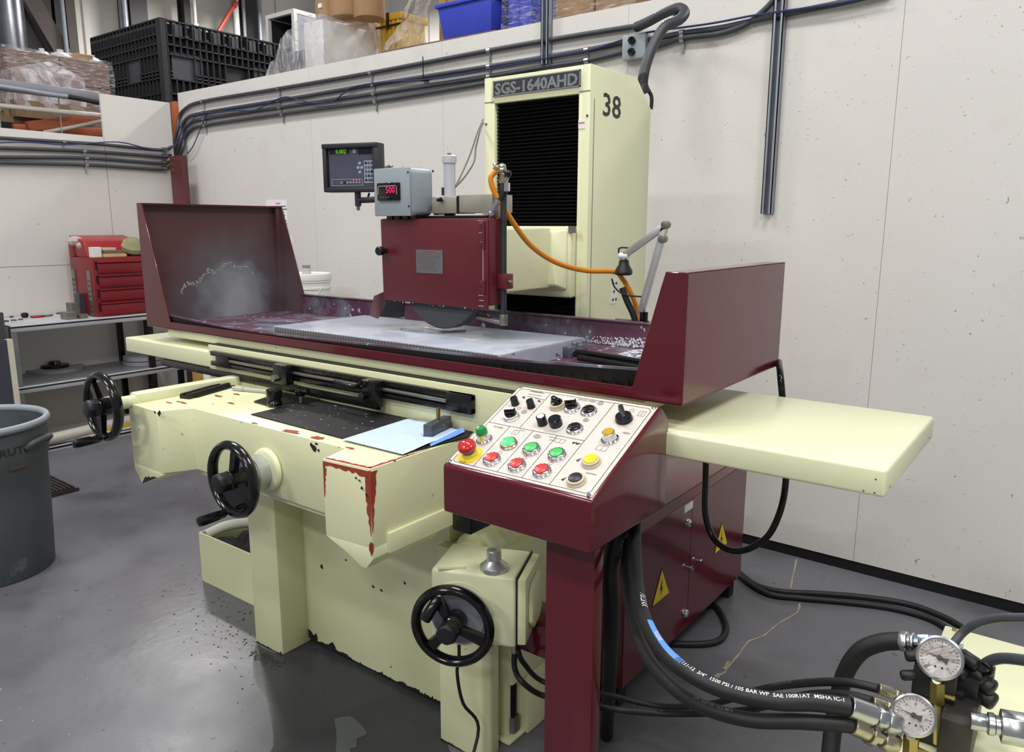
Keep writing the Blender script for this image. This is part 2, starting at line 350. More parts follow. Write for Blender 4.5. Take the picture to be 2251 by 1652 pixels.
# left wall
LX = -4.28
g = G(); g.box(LX-.05, LX-.021, -4, 1.24, 0, 2.14); g.box(LX-.05, LX-.021, 1.24, 1.79, 0, 2.14)
wall_left = struct(g.build('wall_left', toekick, smooth=False, origin=(LX, 0, 0)))
for (y0, y1, z0, z1) in ((-1.19, 1.258, 0.0, 1.218), (-1.19, 1.258, 1.221, 2.15), (1.262, 1.803, 0.0, 2.46), (-3.8, -1.193, 0, 1.218), (-3.8, -1.193, 1.221, 2.15)):
    g = G(); g.box(LX-.021, LX, y0, y1, z0, z1); g.build('panel', wallside, wall_left, smooth=False)
# far hall walls with ribs
g = G(); g.box(-12.2, -12, -6, 12, 0, 9)
for k in range(19): g.box(-12, -11.965, -5.6+.95*k, -5.54+.95*k, 0, 9)
struct(g.build('wall_far_left', farwall, smooth=False))
g = G(); g.box(-12, 6, 9.5, 9.7, 0, 9)
for k in range(18): g.box(-11.6+.98*k, -11.54+.98*k, 9.465, 9.5, 0, 9)
struct(g.build('wall_far_back', farwall, smooth=False))
g = G(); g.box(-4.2, 4.2, 2.05, 5.2, 2.30, 2.42); struct(g.build('floor_storage', wood, smooth=False))
g = G(); g.box(-8.2, -4.70, -0.6, 5.2, 2.24, 2.28); struct(g.build('floor_rack', wood, smooth=False))
# ================================================================== FAR STEELWORK
def farpost(name, label, cat, mat, u, v0, w, depth=.2, x=-11.6, group=None):
    a = P(u, v0, x=x); g = G(); g.box(x-depth/2, x+depth/2, a.y-w/2, a.y+w/2, 0, 8.8); o = g.build(name, mat, smooth=False); tag(o, label, cat, group); return o
def ibeam(name, label, mat, u, w, x=-11.6):
    a = P(u, 60, x=x); y = a.y; g = G()
    g.box(x+.09, x+.11, y-w/2, y+w/2, 0, 8.8); g.box(x-.11, x-.09, y-w/2, y+w/2, 0, 8.8); g.box(x-.09, x+.09, y-.012, y+.012, 0, 8.8)
    return tag(g.build(name, mat, smooth=False), label, 'column')
ibeam('steel_column', 'wide dark steel column beside the silver duct, top left', steelcol, 78, .42)
ibeam('steel_column', 'dark steel column with silver conduit on its right, left of the black crate', steelcol, 126, .12)
ibeam('steel_column', 'brown steel column right next to the thin silver conduit', steelbrown, 152, .14)
ibeam('steel_column', 'dark steel column rising behind the black ribbed crate', steelcol, 301, .30)
ibeam('steel_column', 'narrow dark column above the middle of the black crate', steelcol, 407, .12)
g = G(); a = P(26, 60, x=-10.85); g.cyl((-10.85, a.y-.05, 0), (-10.85, a.y-.05, 8.8), .22, 24)
for z in (3.4, 4.6, 5.8): g.lathe([(.22, 0), (.232, .01), (.232, .03), (.22, .04)], (-10.85, a.y-.05, z), Z, 24)
tag(g.build('vertical_duct', ductm), 'round silver sheet-metal duct at the top left corner', 'duct')
g = G(); p0, p1 = P(66, -4, x=-11.3), P(124, 96, x=-11.3); d = (p1-p0).normalized(); g.obox((p0+p1)/2, d, X, d.cross(X), (p1-p0).length/2*1.6, .05, .12)
tag(g.build('diagonal_brace', steelbrown, smooth=False), 'dark diagonal steel brace crossing beside the wide column', 'brace')
for u, r, lab in ((138, .035, 'thin silver conduit between the dark and the brown column'), (262, .02, 'thin dark conduit left of the silver downpipe'), (274, .05, 'silver downpipe behind the left end of the black crate'), (428, .03, 'thin white conduit with end fitting above the black crate'), (519, .05, 'white vertical pipe meeting the red sloping pipe'), (536, .03, 'grey pipe just right of the white vertical pipe'), (571, .04, 'grey conduit left of the white framed cabinet')):
    a = P(u, 30, x=-11.2); g = G(); z0 = P(428, 52, x=-11.2).z if u == 428 else 0; g.cyl((-11.2, a.y, z0), (-11.2, a.y, 8.8), r, 10)
    if u == 428: g.cyl((-11.2, a.y, z0-.12), (-11.2, a.y, z0), r*1.7, 10)
    tag(g.build('vertical_pipe', steelcol if u == 262 else (galv if u in (138, 274, 536, 571) else whitepl)), lab, 'pipe')
ibeam('steel_column', 'pair of dark flanges behind the white vertical pipe', steelcol, 552, .36)
p0, p1 = P(482, 66, x=-10.9), P(513, 14, x=-10.9); g = G(); g.cyl(p0, p1, .034, 10); g.cyl(p1, p1+(p1-p0).normalized()*.10, .05, 10); g.cyl(p0-(p1-p0)*1.2, p0, .034, 10)
tag(g.build('sprinkler_pipe', redpipe), 'red sloping pipe above the black crate', 'pipe')
# ================================================================== STORED GOODS BEHIND THE WALLS
def crate():
    x0, x1, y0, y1, z0, z1 = -6.26, -5.0, 2.18, 3.43, 2.42, 3.27
    t = thing('bulk_container', 'black ribbed plastic bulk container above the left wall corner', 'crate', ((x0+x1)/2, (y0+y1)/2, 2.28))
    g = G(); e = .05
    g.box(x0+e, x1-e, y0+e, y0+e+.02, z0, z1-.02); g.box(x0+e, x1-e, y1-e-.02, y1-e, z0, z1-.02); g.box(x1-e-.02, x1-e, y0+e, y1-e, z0, z1-.02); g.box(x0+e, x0+e+.02, y0+e, y1-e, z0, z1-.02); g.box(x0+e, x1-e, y0+e, y1-e, z0, z0+.03)
    g.build('shell', cratem, t, smooth=False)
    H = z1-z0; rows = [0, .145, .235, .33, .50, .535, .57, .72, .84, 1.0]
    def face(mk, L):
        g = G(); hs = [z1-H*r for r in rows]
        for i, z in enumerate(hs):
            full = rows[i] not in (.50, .535)
            segs = [(0, L)] if full else [(0, .09), (.30, .62), (.85, L)]
            for a, b in segs: mk(g, a, min(b, L), z-.006, z+.006)
        n = int(L/.062)
        for k in range(n+1):
            s = k*L/n
            for i in range(len(hs)-1):
                if .3 < rows[i] < .56 and (.10 < s < .29 or .63 < s < .84): continue
                if i in (1, 6) and k % 2: s2 = s
                mk(g, s-.0045, s+.0045, hs[i+1], hs[i])
        return g
    g = face(lambda g, a, b, c, d: g.box(x0+a, x0+b, y0, y0+e, c, d), x1-x0); stuff(g.build('rib_grid', cratem, t, smooth=False))
    g = face(lambda g, a, b, c, d: g.box(x1-e, x1, y0+a, y0+b, c, d), y1-y0); stuff(g.build('rib_grid', cratem, t, smooth=False))
    for a, b in ((.10, .29), (.63, .84)):
        g = G(); g.box(x0+a, x0+b, y0+.02, y0+e+.001, z1-H*.57, z1-H*.33); g.build('label_plate', cratemid, t, smooth=False)
    for a, b in ((.10, .40), (.95, 1.22)):
        g = G(); g.box(x1-e-.001, x1-.02, y0+a, y0+b, z1-H*.57, z1-H*.30); g.build('label_plate', cratemid, t, smooth=False)
    for k in range(6):
        g = G(); a = .14+k*.19; g.box(x1-.02, x1-.004, y0+a, y0+a+.07, z1-.115, z1-.02); g.build('label_plate', cratemid, t, smooth=False)
        g = G(); g.box(x1-.01, x1+.012, y0+a+.09, y0+a+.13, z1-.13, z1-.10); g.build('latch', cratem, t, bevel=.004, seg=1)
    for (a, b) in ((x0, y0), (x1-.16, y0), (x0, y1-.16), (x1-.16, y1-.16), (x1-.16, (y0+y1)/2-.08), ((x0+x1)/2-.08, y0)):
        g = G(); g.box(a, a+.16, b, b+.16, 2.28, z0); g.build('foot', cratem, t, smooth=False)
crate()
def pallet(t, x0, x1, y0, y1, z):
    for k in range(5):
        a = y0+(y1-y0-.1)*k/4; g = G(); g.box(x0, x1, a, a+.1, z+.1, z+.12); g.build('deck_board', wood, t, smooth=False)
    for k in range(3):
        a = x0+(x1-x0-.08)*k/2; g = G(); g.box(a, a+.08, y0, y1, z, z+.1); g.build('bearer', wood, t, smooth=False)
def wrapload(name, label, x0, x1, y0, y1, z, tops, mat, wrap, peak=None, pal=True):
    t = thing(name, label, 'pallet load', ((x0+x1)/2, (y0+y1)/2, z))
    zz = z
    if pal: pallet(t, x0, x1, y0, y1, z); zz = z+.12
    nx, ny = 2, 2
    for k in range(len(tops)):
        za, zb = zz if k == 0 else tops[k-1], tops[k]
        for i in range(nx):
            for j in range(ny):
                a, b = x0+.02+(x1-x0-.04)*i/nx, x0+.02+(x1-x0-.04)*(i+1)/nx; c, d = y0+.02+(y1-y0-.04)*j/ny, y0+.02+(y1-y0-.04)*(j+1)/ny
                q = random.uniform(0, .012); g = G(); g.box(a+.004, b-.004, c+.004+q, d-.004, za, zb-.004); g.build('carton', mat, t, bevel=.006, seg=1)
    n = 14; zt = tops[-1]; g = G(); loop = []
    for i in range(4*n):
        s, k = divmod(i, n); f = k/n
        loop.append([(x0+(x1-x0)*f, y0), (x1, y0+(y1-y0)*f), (x1-(x1-x0)*f, y1), (x0, y1-(y1-y0)*f)][s])
    cx, cy = (x0+x1)/2, (y0+y1)/2; grid = []
    for r in range(9):
        f = r/8; row = []
        for (a, b) in loop+[loop[0]]:
            k = 1.0+.012*math.sin(a*40+b*33+f*9)
            row.append((cx+(a-cx)*k, cy+(b-cy)*k, zz-.06+(zt+.012-zz+.06)*f))
        grid.append(row)
    pk = peak or (cx, cy, zt+.02)
    for f in (.5, .98):
        grid.append([(cx+(a-cx)*(1-f)+(pk[0]-cx)*f, cy+(b-cy)*(1-f)+(pk[1]-cy)*f, zt+.012+(pk[2]-zt)*f) for a, b in loop+[loop[0]]])
    g.sheet(grid); g.build('stretch_wrap', wrap, t, ang=60)
    return t
wrapload('wrapped_pallet', 'tall film-wrapped brown cartons at the far left above the trunking', -6.1, -5.02, .93, 1.75, 2.28, [2.62, 2.83], cardbrown, wrapm)
wrapload('wrapped_pallet', 'film-wrapped brown cartons with peaked film, left of the black crate', -4.98, -4.64, .82, 1.33, 2.28, [2.47, 2.60], cardbrown, wrapw, peak=(-4.70, 1.12, 2.70))
ja, jb = P(92, 116, x=-5.75), P(192, 116, x=-5.75); t = thing('jug_bag', 'bag of milky plastic jugs on the wrapped cartons, left of the black crate', 'bag', (-5.75, (ja.y+jb.y)/2, 2.86))
for k, (f, r) in enumerate(((.0, .085), (.3, .11), (.62, .13), (1.0, .10))):
    g = G(); g.lathe([(r*.9, 0), (r, .02), (r, .05), (r*.92, .09), (r*.55, .12), (r*.25, .13), (r*.25, .15), (0, .15)], (-5.75+.08*(k % 2), ja.y+(jb.y-ja.y)*f, 2.85), Z, 12); g.build('jug', clearjug, t)
a, b = P(168, 138, x=-5.6), P(204, 122, x=-5.6); g = G(); g.box(-5.9, -5.6, a.y, b.y, 2.28, b.z); tag(g.build('carton', cardboard, bevel=.008), 'plain tan carton between the wrapped cartons and the black crate', 'box')
# white framed cabinet
a, b = P(583, 32, y=3.6), P(645, 17, y=3.6); c = P(583, 100, y=3.6); t = thing('framed_cabinet', 'open dark cabinet with a white frame behind the wrapped machine', 'cabinet', ((a.x+b.x)/2, 3.9, 2.28))
g = G(); x0, x1, z1 = a.x, b.x, a.z-.01
for q in ((x0, x0+.04, 3.6, 3.64), (x1-.04, x1, 3.6, 3.64), (x0, x0+.04, 4.3, 4.34), (x1-.04, x1, 4.3, 4.34)): g.box(q[0], q[1], q[2], q[3], 2.28, z1)
for yy in (3.6, 4.3): g.box(x0+.04, x1-.04, yy, yy+.04, z1-.04, z1); g.box(x0+.04, x1-.04, yy, yy+.04, 2.42, 2.46)
for xx in (x0, x1-.04): g.box(xx, xx+.04, 3.64, 4.30, z1-.04, z1)
g.build('frame', whitepl, t, smooth=False); g = G(); g.box(x0+.03, x1-.03, 4.28, 4.30, 2.44, z1-.02); g.box(x0+.02, x0+.03, 3.64, 4.3, 2.44, z1-.02); g.box(x0+.03, x1-.03, 3.64, 4.3, z1-.03, z1-.02); g.build('lining', steelcol, t, smooth=False)
g = G(); g.box(x1-.03, x1-.005, 3.64, 4.3, 2.44, z1-.03); g.build('side_panel', galv, t, smooth=False)
# wrapped grey machine with rolls on top
x0, x1 = P(612, 150, y=2.5).x, P(735, 140, y=2.5).x; zt = P(690, 45, y=2.5).z
t = thing('wrapped_machine', 'grey equipment under thick clear film beside the black crate', 'equipment', ((x0+x1)/2, 2.7, 2.42))
g = G(); g.box(x0+.12, x0+.42, 2.45, 2.9, 2.42, 2.86); g.box(x0+.2, x0+.36, 2.42, 2.46, 2.62, 2.84); g.box(x0+.05, x0+.2, 2.45, 2.8, 2.42, 2.66); g.build('body', greymach, t, bevel=.01)
g = G(); g.box(x0+.44, x1-.02, 2.42, 2.95, 2.42, zt-.03); g.build('carton', whitepl, t, bevel=.01)
g = G(); pts = [(x0+.0, 2.42), (x0+.05, 2.74), (x0+.24, 2.93), (x0+.44, zt-.01), (x1+.03, zt-.02), (x1+.05, 2.42)]
rows = []
for yy in (2.36, 2.38, 2.6, 2.8, 2.98, 3.0): rows.append([(x+.01*math.sin(i*9+yy*40), yy+.015*math.sin(i*5+x*9), z+.012*math.sin(yy*20+i*3)) for i, (x, z) in enumerate([(pts[k][0]+(pts[k+1][0]-pts[k][0])*f/5, pts[k][1]+(pts[k+1][1]-pts[k][1])*f/5) for k in range(5) for f in range(5)]+[pts[-1]])])
g.sheet(rows); fr = [list(r) for r in rows[:1]]; g.sheet([[(x, 2.36, 2.42) for x, y, z in rows[0]], rows[0]])
g.build('stretch_wrap', wrapw, t, ang=60)
for k, (u, w) in enumerate(((700, .2), (745, .3), (790, .24))):
    a = P(u, 20, y=2.62); g = G(); z0 = P(u, 36, y=2.62).z; g.lathe([(w/2*.97, 0), (w/2, .01), (w/2, .5), (w/2*.97, .51), (.03, .51)], (a.x, 2.72, z0), Z, 20)
    dr = tag(g.build('cardboard_drum', cardboard), ['narrow cardboard drum with a white label on the wrapped machine', 'wide cardboard drum in the middle on the wrapped machine', 'right cardboard drum standing on the wrapped machine'][k], 'drum')
    if k == 0: q = G(); q.box(a.x, a.x+.04, 2.72-w/2-.004, 2.72-w/2+.01, z0+.06, z0+.09); q.build('sticker', paper, dr, smooth=False)
wx0, wx1 = P(744, 130, y=3.06).x, P(812, 130, y=3.06).x
wrapload('wrapped_pallet', 'tan film-wrapped stack between the wrapped machine and the yellow crate', wx0, wx1, 3.06, 3.5, 2.42, [2.85, 3.2], cardboard, wrapw, pal=False)
# yellow crate
a, b = P(826, 36, y=3.0), P(880, 34, y=3.0); t = thing('yellow_crate', 'tall yellow plastic crate bound with black straps', 'crate', ((a.x+b.x)/2, 3.15, 2.42)); g = G()
x0, x1, z1 = a.x, b.x, a.z; g.box(x0+.02, x1-.02, 3.02, 3.3, 2.42, z1-.04); g.box(x0, x1, 3.0, 3.32, z1-.05, z1)
for k in range(5): xx = x0+.03+(x1-x0-.08)*k/4; g.box(xx, xx+.02, 3.005, 3.03, 2.42, z1-.05)
g.build('body', yellowpl, t, bevel=.006); g = G(); g.box(x0-.004, x1+.004, 2.996, 3.004, z1-.10, z1-.085); xm = (x0+x1)/2; g.box(xm-.012, xm+.012, 2.99, 3.0, z1-.12, z1+.004); g.box(xm-.012, xm+.012, 2.99, 3.3, z1, z1+.004); g.build('strap', blacksat, t, smooth=False)
# long film wrapped pallet with blue tub
x0, x1 = P(838, 116, y=2.25).x, P(1090, 60, y=2.25).x
t = thing('film_covered_pallet', 'wooden pallet covered in tan film, left of the blue tub', 'pallet load', ((x0+x1)/2, 2.6, 2.42))
zp = P(900, 94, y=2.25).z; pallet(t, x0, x1, 2.25, 3.1, zp-.14); g = G(); g.box(x0+.1, x1-.1, 2.3, 3.0, 2.42, zp-.14); g.build('bearer', wood, t, smooth=False)
bx0, bx1 = P(966, 40, y=2.35).x, P(1086, 40, y=2.35).x; zc = zp-.02
g = G(); g.box(x0+.35, bx0-.03, 2.45, 3.0, zc, zc+.55); g.build('carton', cardboard, t, bevel=.01)
g = G(); rows = []
for s in range(9):
    f = s/8; rows.append([(x0+.02+.03*math.sin(q*2+s)+(bx0+.02-x0)*f*(0.55+.45*q/6), 2.27+.12*f*(1-q/6)+.02*math.sin(q*3+s*2), zc-.01+(.62*f)*(q/6)) for q in range(7)])
g.sheet(rows); g.build('stretch_wrap', wraptan, t, ang=60)
t2 = thing('blue_tub', 'blue plastic tub on the film-covered pallet', 'tub', ((bx0+bx1)/2, 2.6, zc)); g = G(); g.hexa([(bx0+.03, 2.36, zc), (bx1-.03, 2.36, zc), (bx1-.03, 2.9, zc), (bx0+.03, 2.9, zc), (bx0, 2.32, zc+.24), (bx1, 2.32, zc+.24), (bx1, 2.95, zc+.24), (bx0, 2.95, zc+.24)]); g.build('body', blueplm, t2, bevel=.012)
g = G(); g.box(bx0-.01, bx1+.01, 2.31, 2.96, zc+.215, zc+.24); g.build('rim', blueplm, t2, bevel=.006)
g = G(); g.box(bx0+.02, bx1-.06, 2.4, 2.9, zc+.24, zc+.5); tag(g.build('carton', cardboard, bevel=.008), 'tan carton lying in the blue tub', 'box')
rx0, rx1 = P(1096, 40, y=2.5).x+.10, P(1190, 30, y=2.5).x
wrapload('wrapped_pallet', 'film-wrapped blue goods right of the blue tub', rx0, rx1, 2.4, 3.0, 2.42, [2.66, 2.95], blueplm, wrapm)
rx0, rx1 = P(1206, 30, y=2.25).x, P(1400, 8, y=2.25).x
wrapload('wrapped_pallet', 'film-wrapped tan load right of the first wall strut', rx0, rx1, 2.25, 3.0, 2.42, [2.62, 2.86], cardboard, wrapm, peak=(rx0+.2, 2.4, 2.98))
# left wall top: trunking, pipes, rack beams
def wallpipe(name, label, mat, pts, r, x, cat='pipe', n=10, zcap=None):
    g = G(); g.tube(smoothpath([P(u, v, x=x) for u, v in pts], 4), r, n); return tag(g.build(name, mat), label, cat)
g = G(); a, b = P(-60, 172, x=-4.36), P(222, 217, x=-4.36); za = (a.z+b.z)/2; g.box(-4.44, -4.36, a.y, b.y, za-.035, za+.035); tk = g.build('cable_trunking', shelfm, bevel=.004); tag(tk, 'grey square cable trunking above the lower left wall', 'trunking')
g = G(); g.cyl((-4.40, .62, 2.14), (-4.40, .62, za), .006, 8); g.build('bracket', galv, tk); g = G(); g.cyl((-4.40, 1.02, 2.14), (-4.40, 1.02, za), .004, 8); g.build('bracket', galv, tk)
wallpipe('steel_pipe', 'silver pipe with a coupling running under the grey trunking', galv, [(-60, 184), (0, 190), (120, 209), (150, 212)], .016, -4.34)
wallpipe('black_cable_bundle', 'black cables continuing the silver pipe to the wall corner', rubber, [(148, 212), (180, 218), (216, 226)], .017, -4.34, 'cable')
wallpipe('white_pipe', 'white plastic pipe crossing in front of the wrapped cartons', pipewhite, [(-60, 226), (0, 232), (120, 244), (222, 254)], .017, -4.40)
wallpipe('white_pipe', 'white plastic pipe sloping up past the orange rack beam', pipewhite, [(95, 291), (150, 281), (222, 266)], .016, -4.5)
for k, (p, q, lab) in enumerate((((30, 283), (222, 292), 'orange rack beam lying low behind the lower left wall'), ((60, 278), (222, 259), 'orange rack beam sloping up behind the white pipe'))):
    a, b = P(*p, x=-4.60+.09*k), P(*q, x=-4.60+.09*k); d = (b-a).normalized(); g = G(); g.obox((a+b)/2, d, X, d.cross(X), (b-a).length/2, .02, .035)
    o = g.build('rack_beam', rackorange, bevel=.003); tag(o, lab, 'beam')
a, b = P(383, 222, x=-4.37), P(402, 222, x=-4.37); g = G(); g.box(-4.43, -4.37, a.y, b.y, 0, a.z); tag(g.build('rack_upright', rackorange, bevel=.003), 'orange rack upright showing at the wall corner', 'upright')
# maroon steel post in the corner
a = P(398, 341, x=-4.05); b = P(411, 341, x=-4.05); zt = a.z; xl_ = P(372, 341, y=a.y).x; g = G(); g.box(xl_, -4.05, a.y, b.y, 0, zt)
tag(g.build('steel_post', postbrown, bevel=.002), 'maroon steel post in the wall corner behind the left guard', 'post')
# ================================================================== WALL SERVICES
left_runs = [[(-60, 299), (0, 303), (140, 312), (220, 317), (300, 325), (362, 329)], [(-60, 323), (0, 325), (185, 332), (300, 340), (362, 344)], [(-60, 344), (0, 345), (190, 347), (300, 355), (362, 358)], [(-60, 355), (0, 357), (190, 362), (300, 369), (362, 371)]]
bends = [[(384, 312), (390, 285)], [(384, 332), (394, 300)], [(386, 345), (397, 312)], [(388, 355), (402, 325)]]
right_runs = [[(394, 258), (406, 240), (445, 223), (612, 195), (815, 160), (1075, 111), (1250, 81), (1408, 56)],
              [(399, 280), (412, 259), (446, 248), (612, 221), (820, 186), (1075, 146), (1290, 110), (1376, 92)],
              [(402, 290), (416, 272), (448, 261), (615, 236), (822, 206), (1075, 168), (1180, 150), (1290, 133), (1378, 112)],
              [(405, 306), (418, 286), (450, 275), (620, 250), (825, 222), (1060, 184), (1180, 162)]]
for k in range(4):
    pts = [P(u, v, x=LX+.02) for u, v in left_runs[k]]+[P(u, v, y=WY(-4.25)-.05) for u, v in bends[k]]+[PW(u, v, .018) for u, v in right_runs[k]]
    g = G(); g.tube(smoothpath(pts, 5), .0128, 10)
    o = g.build('flexible_conduit', conduitm); tag(o, ['topmost grey flexible conduit along both walls', 'second grey flexible conduit from the top, ending at the junction box', 'third grey flexible conduit from the top, entering the box from below', 'lowest grey flexible conduit, running behind the machine column'][k], 'conduit')
    for i in ({0: (2, 3, 4, 5, 7), 1: (2, 3, 4, 5, 6), 2: (2, 3, 4, 5, 7), 3: (2, 3, 4)}[k]):
        if i >= len(right_runs[k]): continue
        u, v = right_runs[k][i]
        if u > 1380: continue
        c = PW(u, v, .018); h = G(); h.cyl(c-X*.012, c+X*.012, .0145, 10); h.obox(c-Z*.03+Y*.012, X, Y, Z, .006, .003, .03); h.build('clamp', steel, o)
    for i in (2,):
        u, v = left_runs[k][min(i, len(left_runs[k])-1)]; c = P(u, v, x=LX+.02); h = G(); h.cyl(c-Y*.012, c+Y*.012, .0145, 10); h.obox(c-Z*.03-X*.012, X, Y, Z, .003, .006, .03); h.build('clamp', steel, o)
    h = G(); c = P(*left_runs[k][-1], x=LX+.02); h.cyl(c-Y*.02, c+Y*.014, .02, 10); h.build('clamp', steel, o)
for nm, lab, pts in (('flexible_conduit', 'grey flexible conduit running right from behind the big corrugated hose to the long strut', [(1425, 88), (1500, 73), (1580, 62), (1650, 47), (1700, 36), (1860, 4), (1960, -22)]),
                     ('flexible_conduit', 'grey flexible conduit rising from the junction box up the long strut', [(1432, 106), (1462, 96), (1500, 84), (1580, 74), (1640, 53), (1680, 22), (1712, -12)])):
    g = G(); g.tube(smoothpath([PW(u, v, .02) for u, v in pts], 5), .0128, 10); o = tag(g.build(nm, conduitm), lab, 'conduit')
    for u, v in ((1500, pts[1][1] if pts[1][0] == 1500 else 84),): c = PW(u, v, .02); h = G(); h.cyl(c-X*.01, c+X*.01, .019, 10); h.obox(c-Z*.03+Y*.012, X, Y, Z, .006, .003, .03); h.build('clamp', steel, o)
g = G(); g.tube(smoothpath([P(u, v, x=LX+.05) for u, v in ((-40, 316), (60, 312), (150, 318), (260, 312), (345, 330))]+[P(392, 312, y=WY(-4.25)-.1)]+[PW(u, v, .04) for u, v in ((430, 256), (470, 247), (520, 243), (560, 242), (600, 222), (630, 213), (660, 220), (690, 226), (730, 223), (755, 205), (775, 192), (830, 182), (960, 172), (1075, 152), (1200, 128), (1290, 112), (1380, 84), (1430, 70), (1560, 52), (1650, 35), (1712, 26), (1860, 4), (1960, -20))], 5), .0045, 6)
tag(g.build('blue_wire', bluewire), 'thin dark blue wire looping along the conduits', 'wire')
g = G(); g.tube(smoothpath([PW(u, v, .03) for u, v in ((458, 246), (440, 285), (425, 320), (412, 338))], 5), .004, 6); tag(g.build('hanging_wire', bluewire), 'thin wire hanging from the conduits down to the corner post', 'wire')
c = PW(930, 152, .03); g = G(); g.cyl(c-Z*.06, c+Z*.07, .003, 6); g.box(c.x-.02, c.x+.02, c.y, c.y+.03, c.z-.065, c.z-.055); tag(g.build('cable_tie', black), 'loose black cable tie standing up from the conduits', 'tie')
def strut(label, ub, vb, ut, vt, w, ztop):
    a = PW(ub, vb, .04); t = G(); x = a.x; yb = WY(x)-.001
    t.box(x-w/2, x-w/2+.004, yb-.04, yb, a.z, ztop); t.box(x+w/2-.004, x+w/2, yb-.04, yb, a.z, ztop); t.box(x-w/2, x+w/2, yb-.004, yb, a.z, ztop)
    t.box(x-w/2, x-w/2+.012, yb-.04, yb-.036, a.z, ztop); t.box(x+w/2-.012, x+w/2, yb-.04, yb-.036, a.z, ztop)
    return tag(t.build('strut_channel', galv, smooth=False), label, 'strut')
strut('long galvanised strut channel ending midway down the wall', 1683, 470, 1700, 0, .045, 3.3)
strut('short galvanised strut channel above the machine column', 1196, 141, 1196, 0, .045, 3.3)
# junction box
c = PW(1398, 104, .03); t = thing('junction_box', 'grey wall junction box with two black cable glands', 'box', (c.x, WY(c.x)-.03, c.z-.055)); g = G(); g.box(c.x-.062, c.x+.062, WY(c.x)-.055, WY(c.x)-.001, c.z-.055, c.z+.055); g.build('body', greybox, t, bevel=.005)
for dz in (-.025, .025): g = G(); g.lathe([(.018, 0), (.018, .02), (.01, .03)], (c.x-.005, WY(c.x)-.055, c.z+dz), -Y, 6); g.build('gland', black, t)
# big corrugated hose loop
pts = [PW(1398, 60, .06), PW(1425, 48, .09), PW(1462, 28, .12), PW(1492, 18, .16), PW(1505, 28, .2), PW(1492, 44, .26), PW(1462, 58, .32), PW(1440, 92, .36), PW(1424, 130, .4), PW(1415, 165, .42), PW(1413, 188, .43), PW(1418, 206, .42)]
pp = smoothpath(pts, 14); g = G(); g.tube(pp, [.0195+.0034*(i % 2) for i in range(len(pp))], 12); tag(g.build('corrugated_hose', conduitm, ang=80), 'thick corrugated hose looping from the wall to the column top', 'hose')
pp = smoothpath([PW(1490, 28, .15), PW(1455, 70, .3), PW(1428, 112, .38), PW(1420, 180, .40), PW(1432, 212, .40), PW(1431, 240, .40)], 8); g = G(); g.tube(pp, .008, 8); tag(g.build('black_cable', rubber), 'black cable strapped to the thick corrugated hose', 'cable')
# notice on the wall
a, b = PW(585, 440, .002), PW(640, 515, .002); t = thing('paper_notice', 'white printed notice on the wall behind the left guard', 'notice', ((a.x+b.x)/2, WY(a.x)-.002, b.z)); g = G(); g.box(a.x, b.x, WY(a.x)-.004, WY(a.x)-.001, b.z, a.z); g.build('sheet', paper, t, smooth=False)
g = G(); w = b.x-a.x; h = a.z-b.z
for k in range(9): g.box(a.x+w*(.12+.3*(k == 0)), a.x+w*(.9-.25*(k == 0)-.2*random.random()), WY(a.x)-.0052, WY(a.x)-.004, a.z-h*(.09+.085*k)-.006, a.z-h*(.09+.085*k)+.001, 1 if k in (0, 3, 4) else 0)
stuff(g.build('print_lines', [inkgrey, inkred], t, smooth=False))
a, b = PW(640, 520, .002), PW(646, 528, .002); g = G(); x0 = a.x-.10; g.box(x0, a.x+.01, WY(a.x)-.004, WY(a.x)-.001, PW(640, 592).z, a.z); tag(g.build('paper_notice', paper, smooth=False), 'second sheet taped to the wall just below the printed notice', 'notice')
# ================================================================== SURFACE GRINDER
def dep(p): return (V(p)-CAM).dot(_f)
GR = thing('surface_grinder', 'large cream and maroon surface grinder in the middle of the floor', 'grinder', (-.05, .3, 0))
TXL, TXR, TY0, TY1, TZ0, TZB, ZGL, ZGR = -1.290, 1.029, -.0914, .563, 1.111, 1.137, 1.591, 1.407
XLC, XLD, XRC, XRD = -1.253, -1.112, .975, .902
# base casting
g = G()
g.prism([(-.577, -.161, 0), (-.42, -.158, 0), (-.42, -.03, 0), (-.577, -.03, 0)], (0, 0, .74))
g.box(-.577, .50, -.042, .30, .012, .74)
g.prism([(.336, -.158, 0), (.497, -.158, 0), (.516, -.138, 0), (.506, -.09, 0), (.336, -.03, 0)], (0, 0, .62))
g.box(.45, .531, -.06, .28, .20, .62); g.box(.47, .531, .02, .28, .0, .20); g.box(.44, .52, -.06, .03, .0, .012)
g.box(-.50, .34, .28, 1.15, 0, .74); g.box(-.36, .36, -.13, .3, .62, .76)
base = g.build('base', cream, GR, bevel=.006)
g = G(); cc = V((.49, -.012, .02)); g.cyl(cc, cc+Z*.05, .026, 6, 0); g.cyl(cc+Z*.05, cc+Z*.16, .019, 12, 1); g.ball(cc+Z*.16, .019, 1, 12); g.build('leveling_bolt', [dullsteel, black], GR)
g = G()                                                     # chipped paint and grime where the panel meets the floor
def ragged(p, q, n, hi, nrm):
    p, q = V(p), V(q); h = .004; rows = [[], []]
    for i in range(n+1):
        h = min(hi, max(.0008, h+random.uniform(-.35, .35)*hi*.7)); f = (i+random.uniform(-.4, .4)*(0 < i < n))/n; c = p+(q-p)*f+V(nrm)*.0007
        rows[0].append(c); rows[1].append(c+Z*(h+(.006 if random.random() < .06 else 0)))
    g.sheet(rows)
ragged((-.40, -.042, .012), (.335, -.042, .012), 150, .014, (0, -1, 0))
for (x, z, r) in ((-.38, .03, .016), (-.41, .03, .02), (-.29, .03, .016)): g.prism(blob((x, -.0428, z), X, Z, r, 9), (0, .0006, 0))
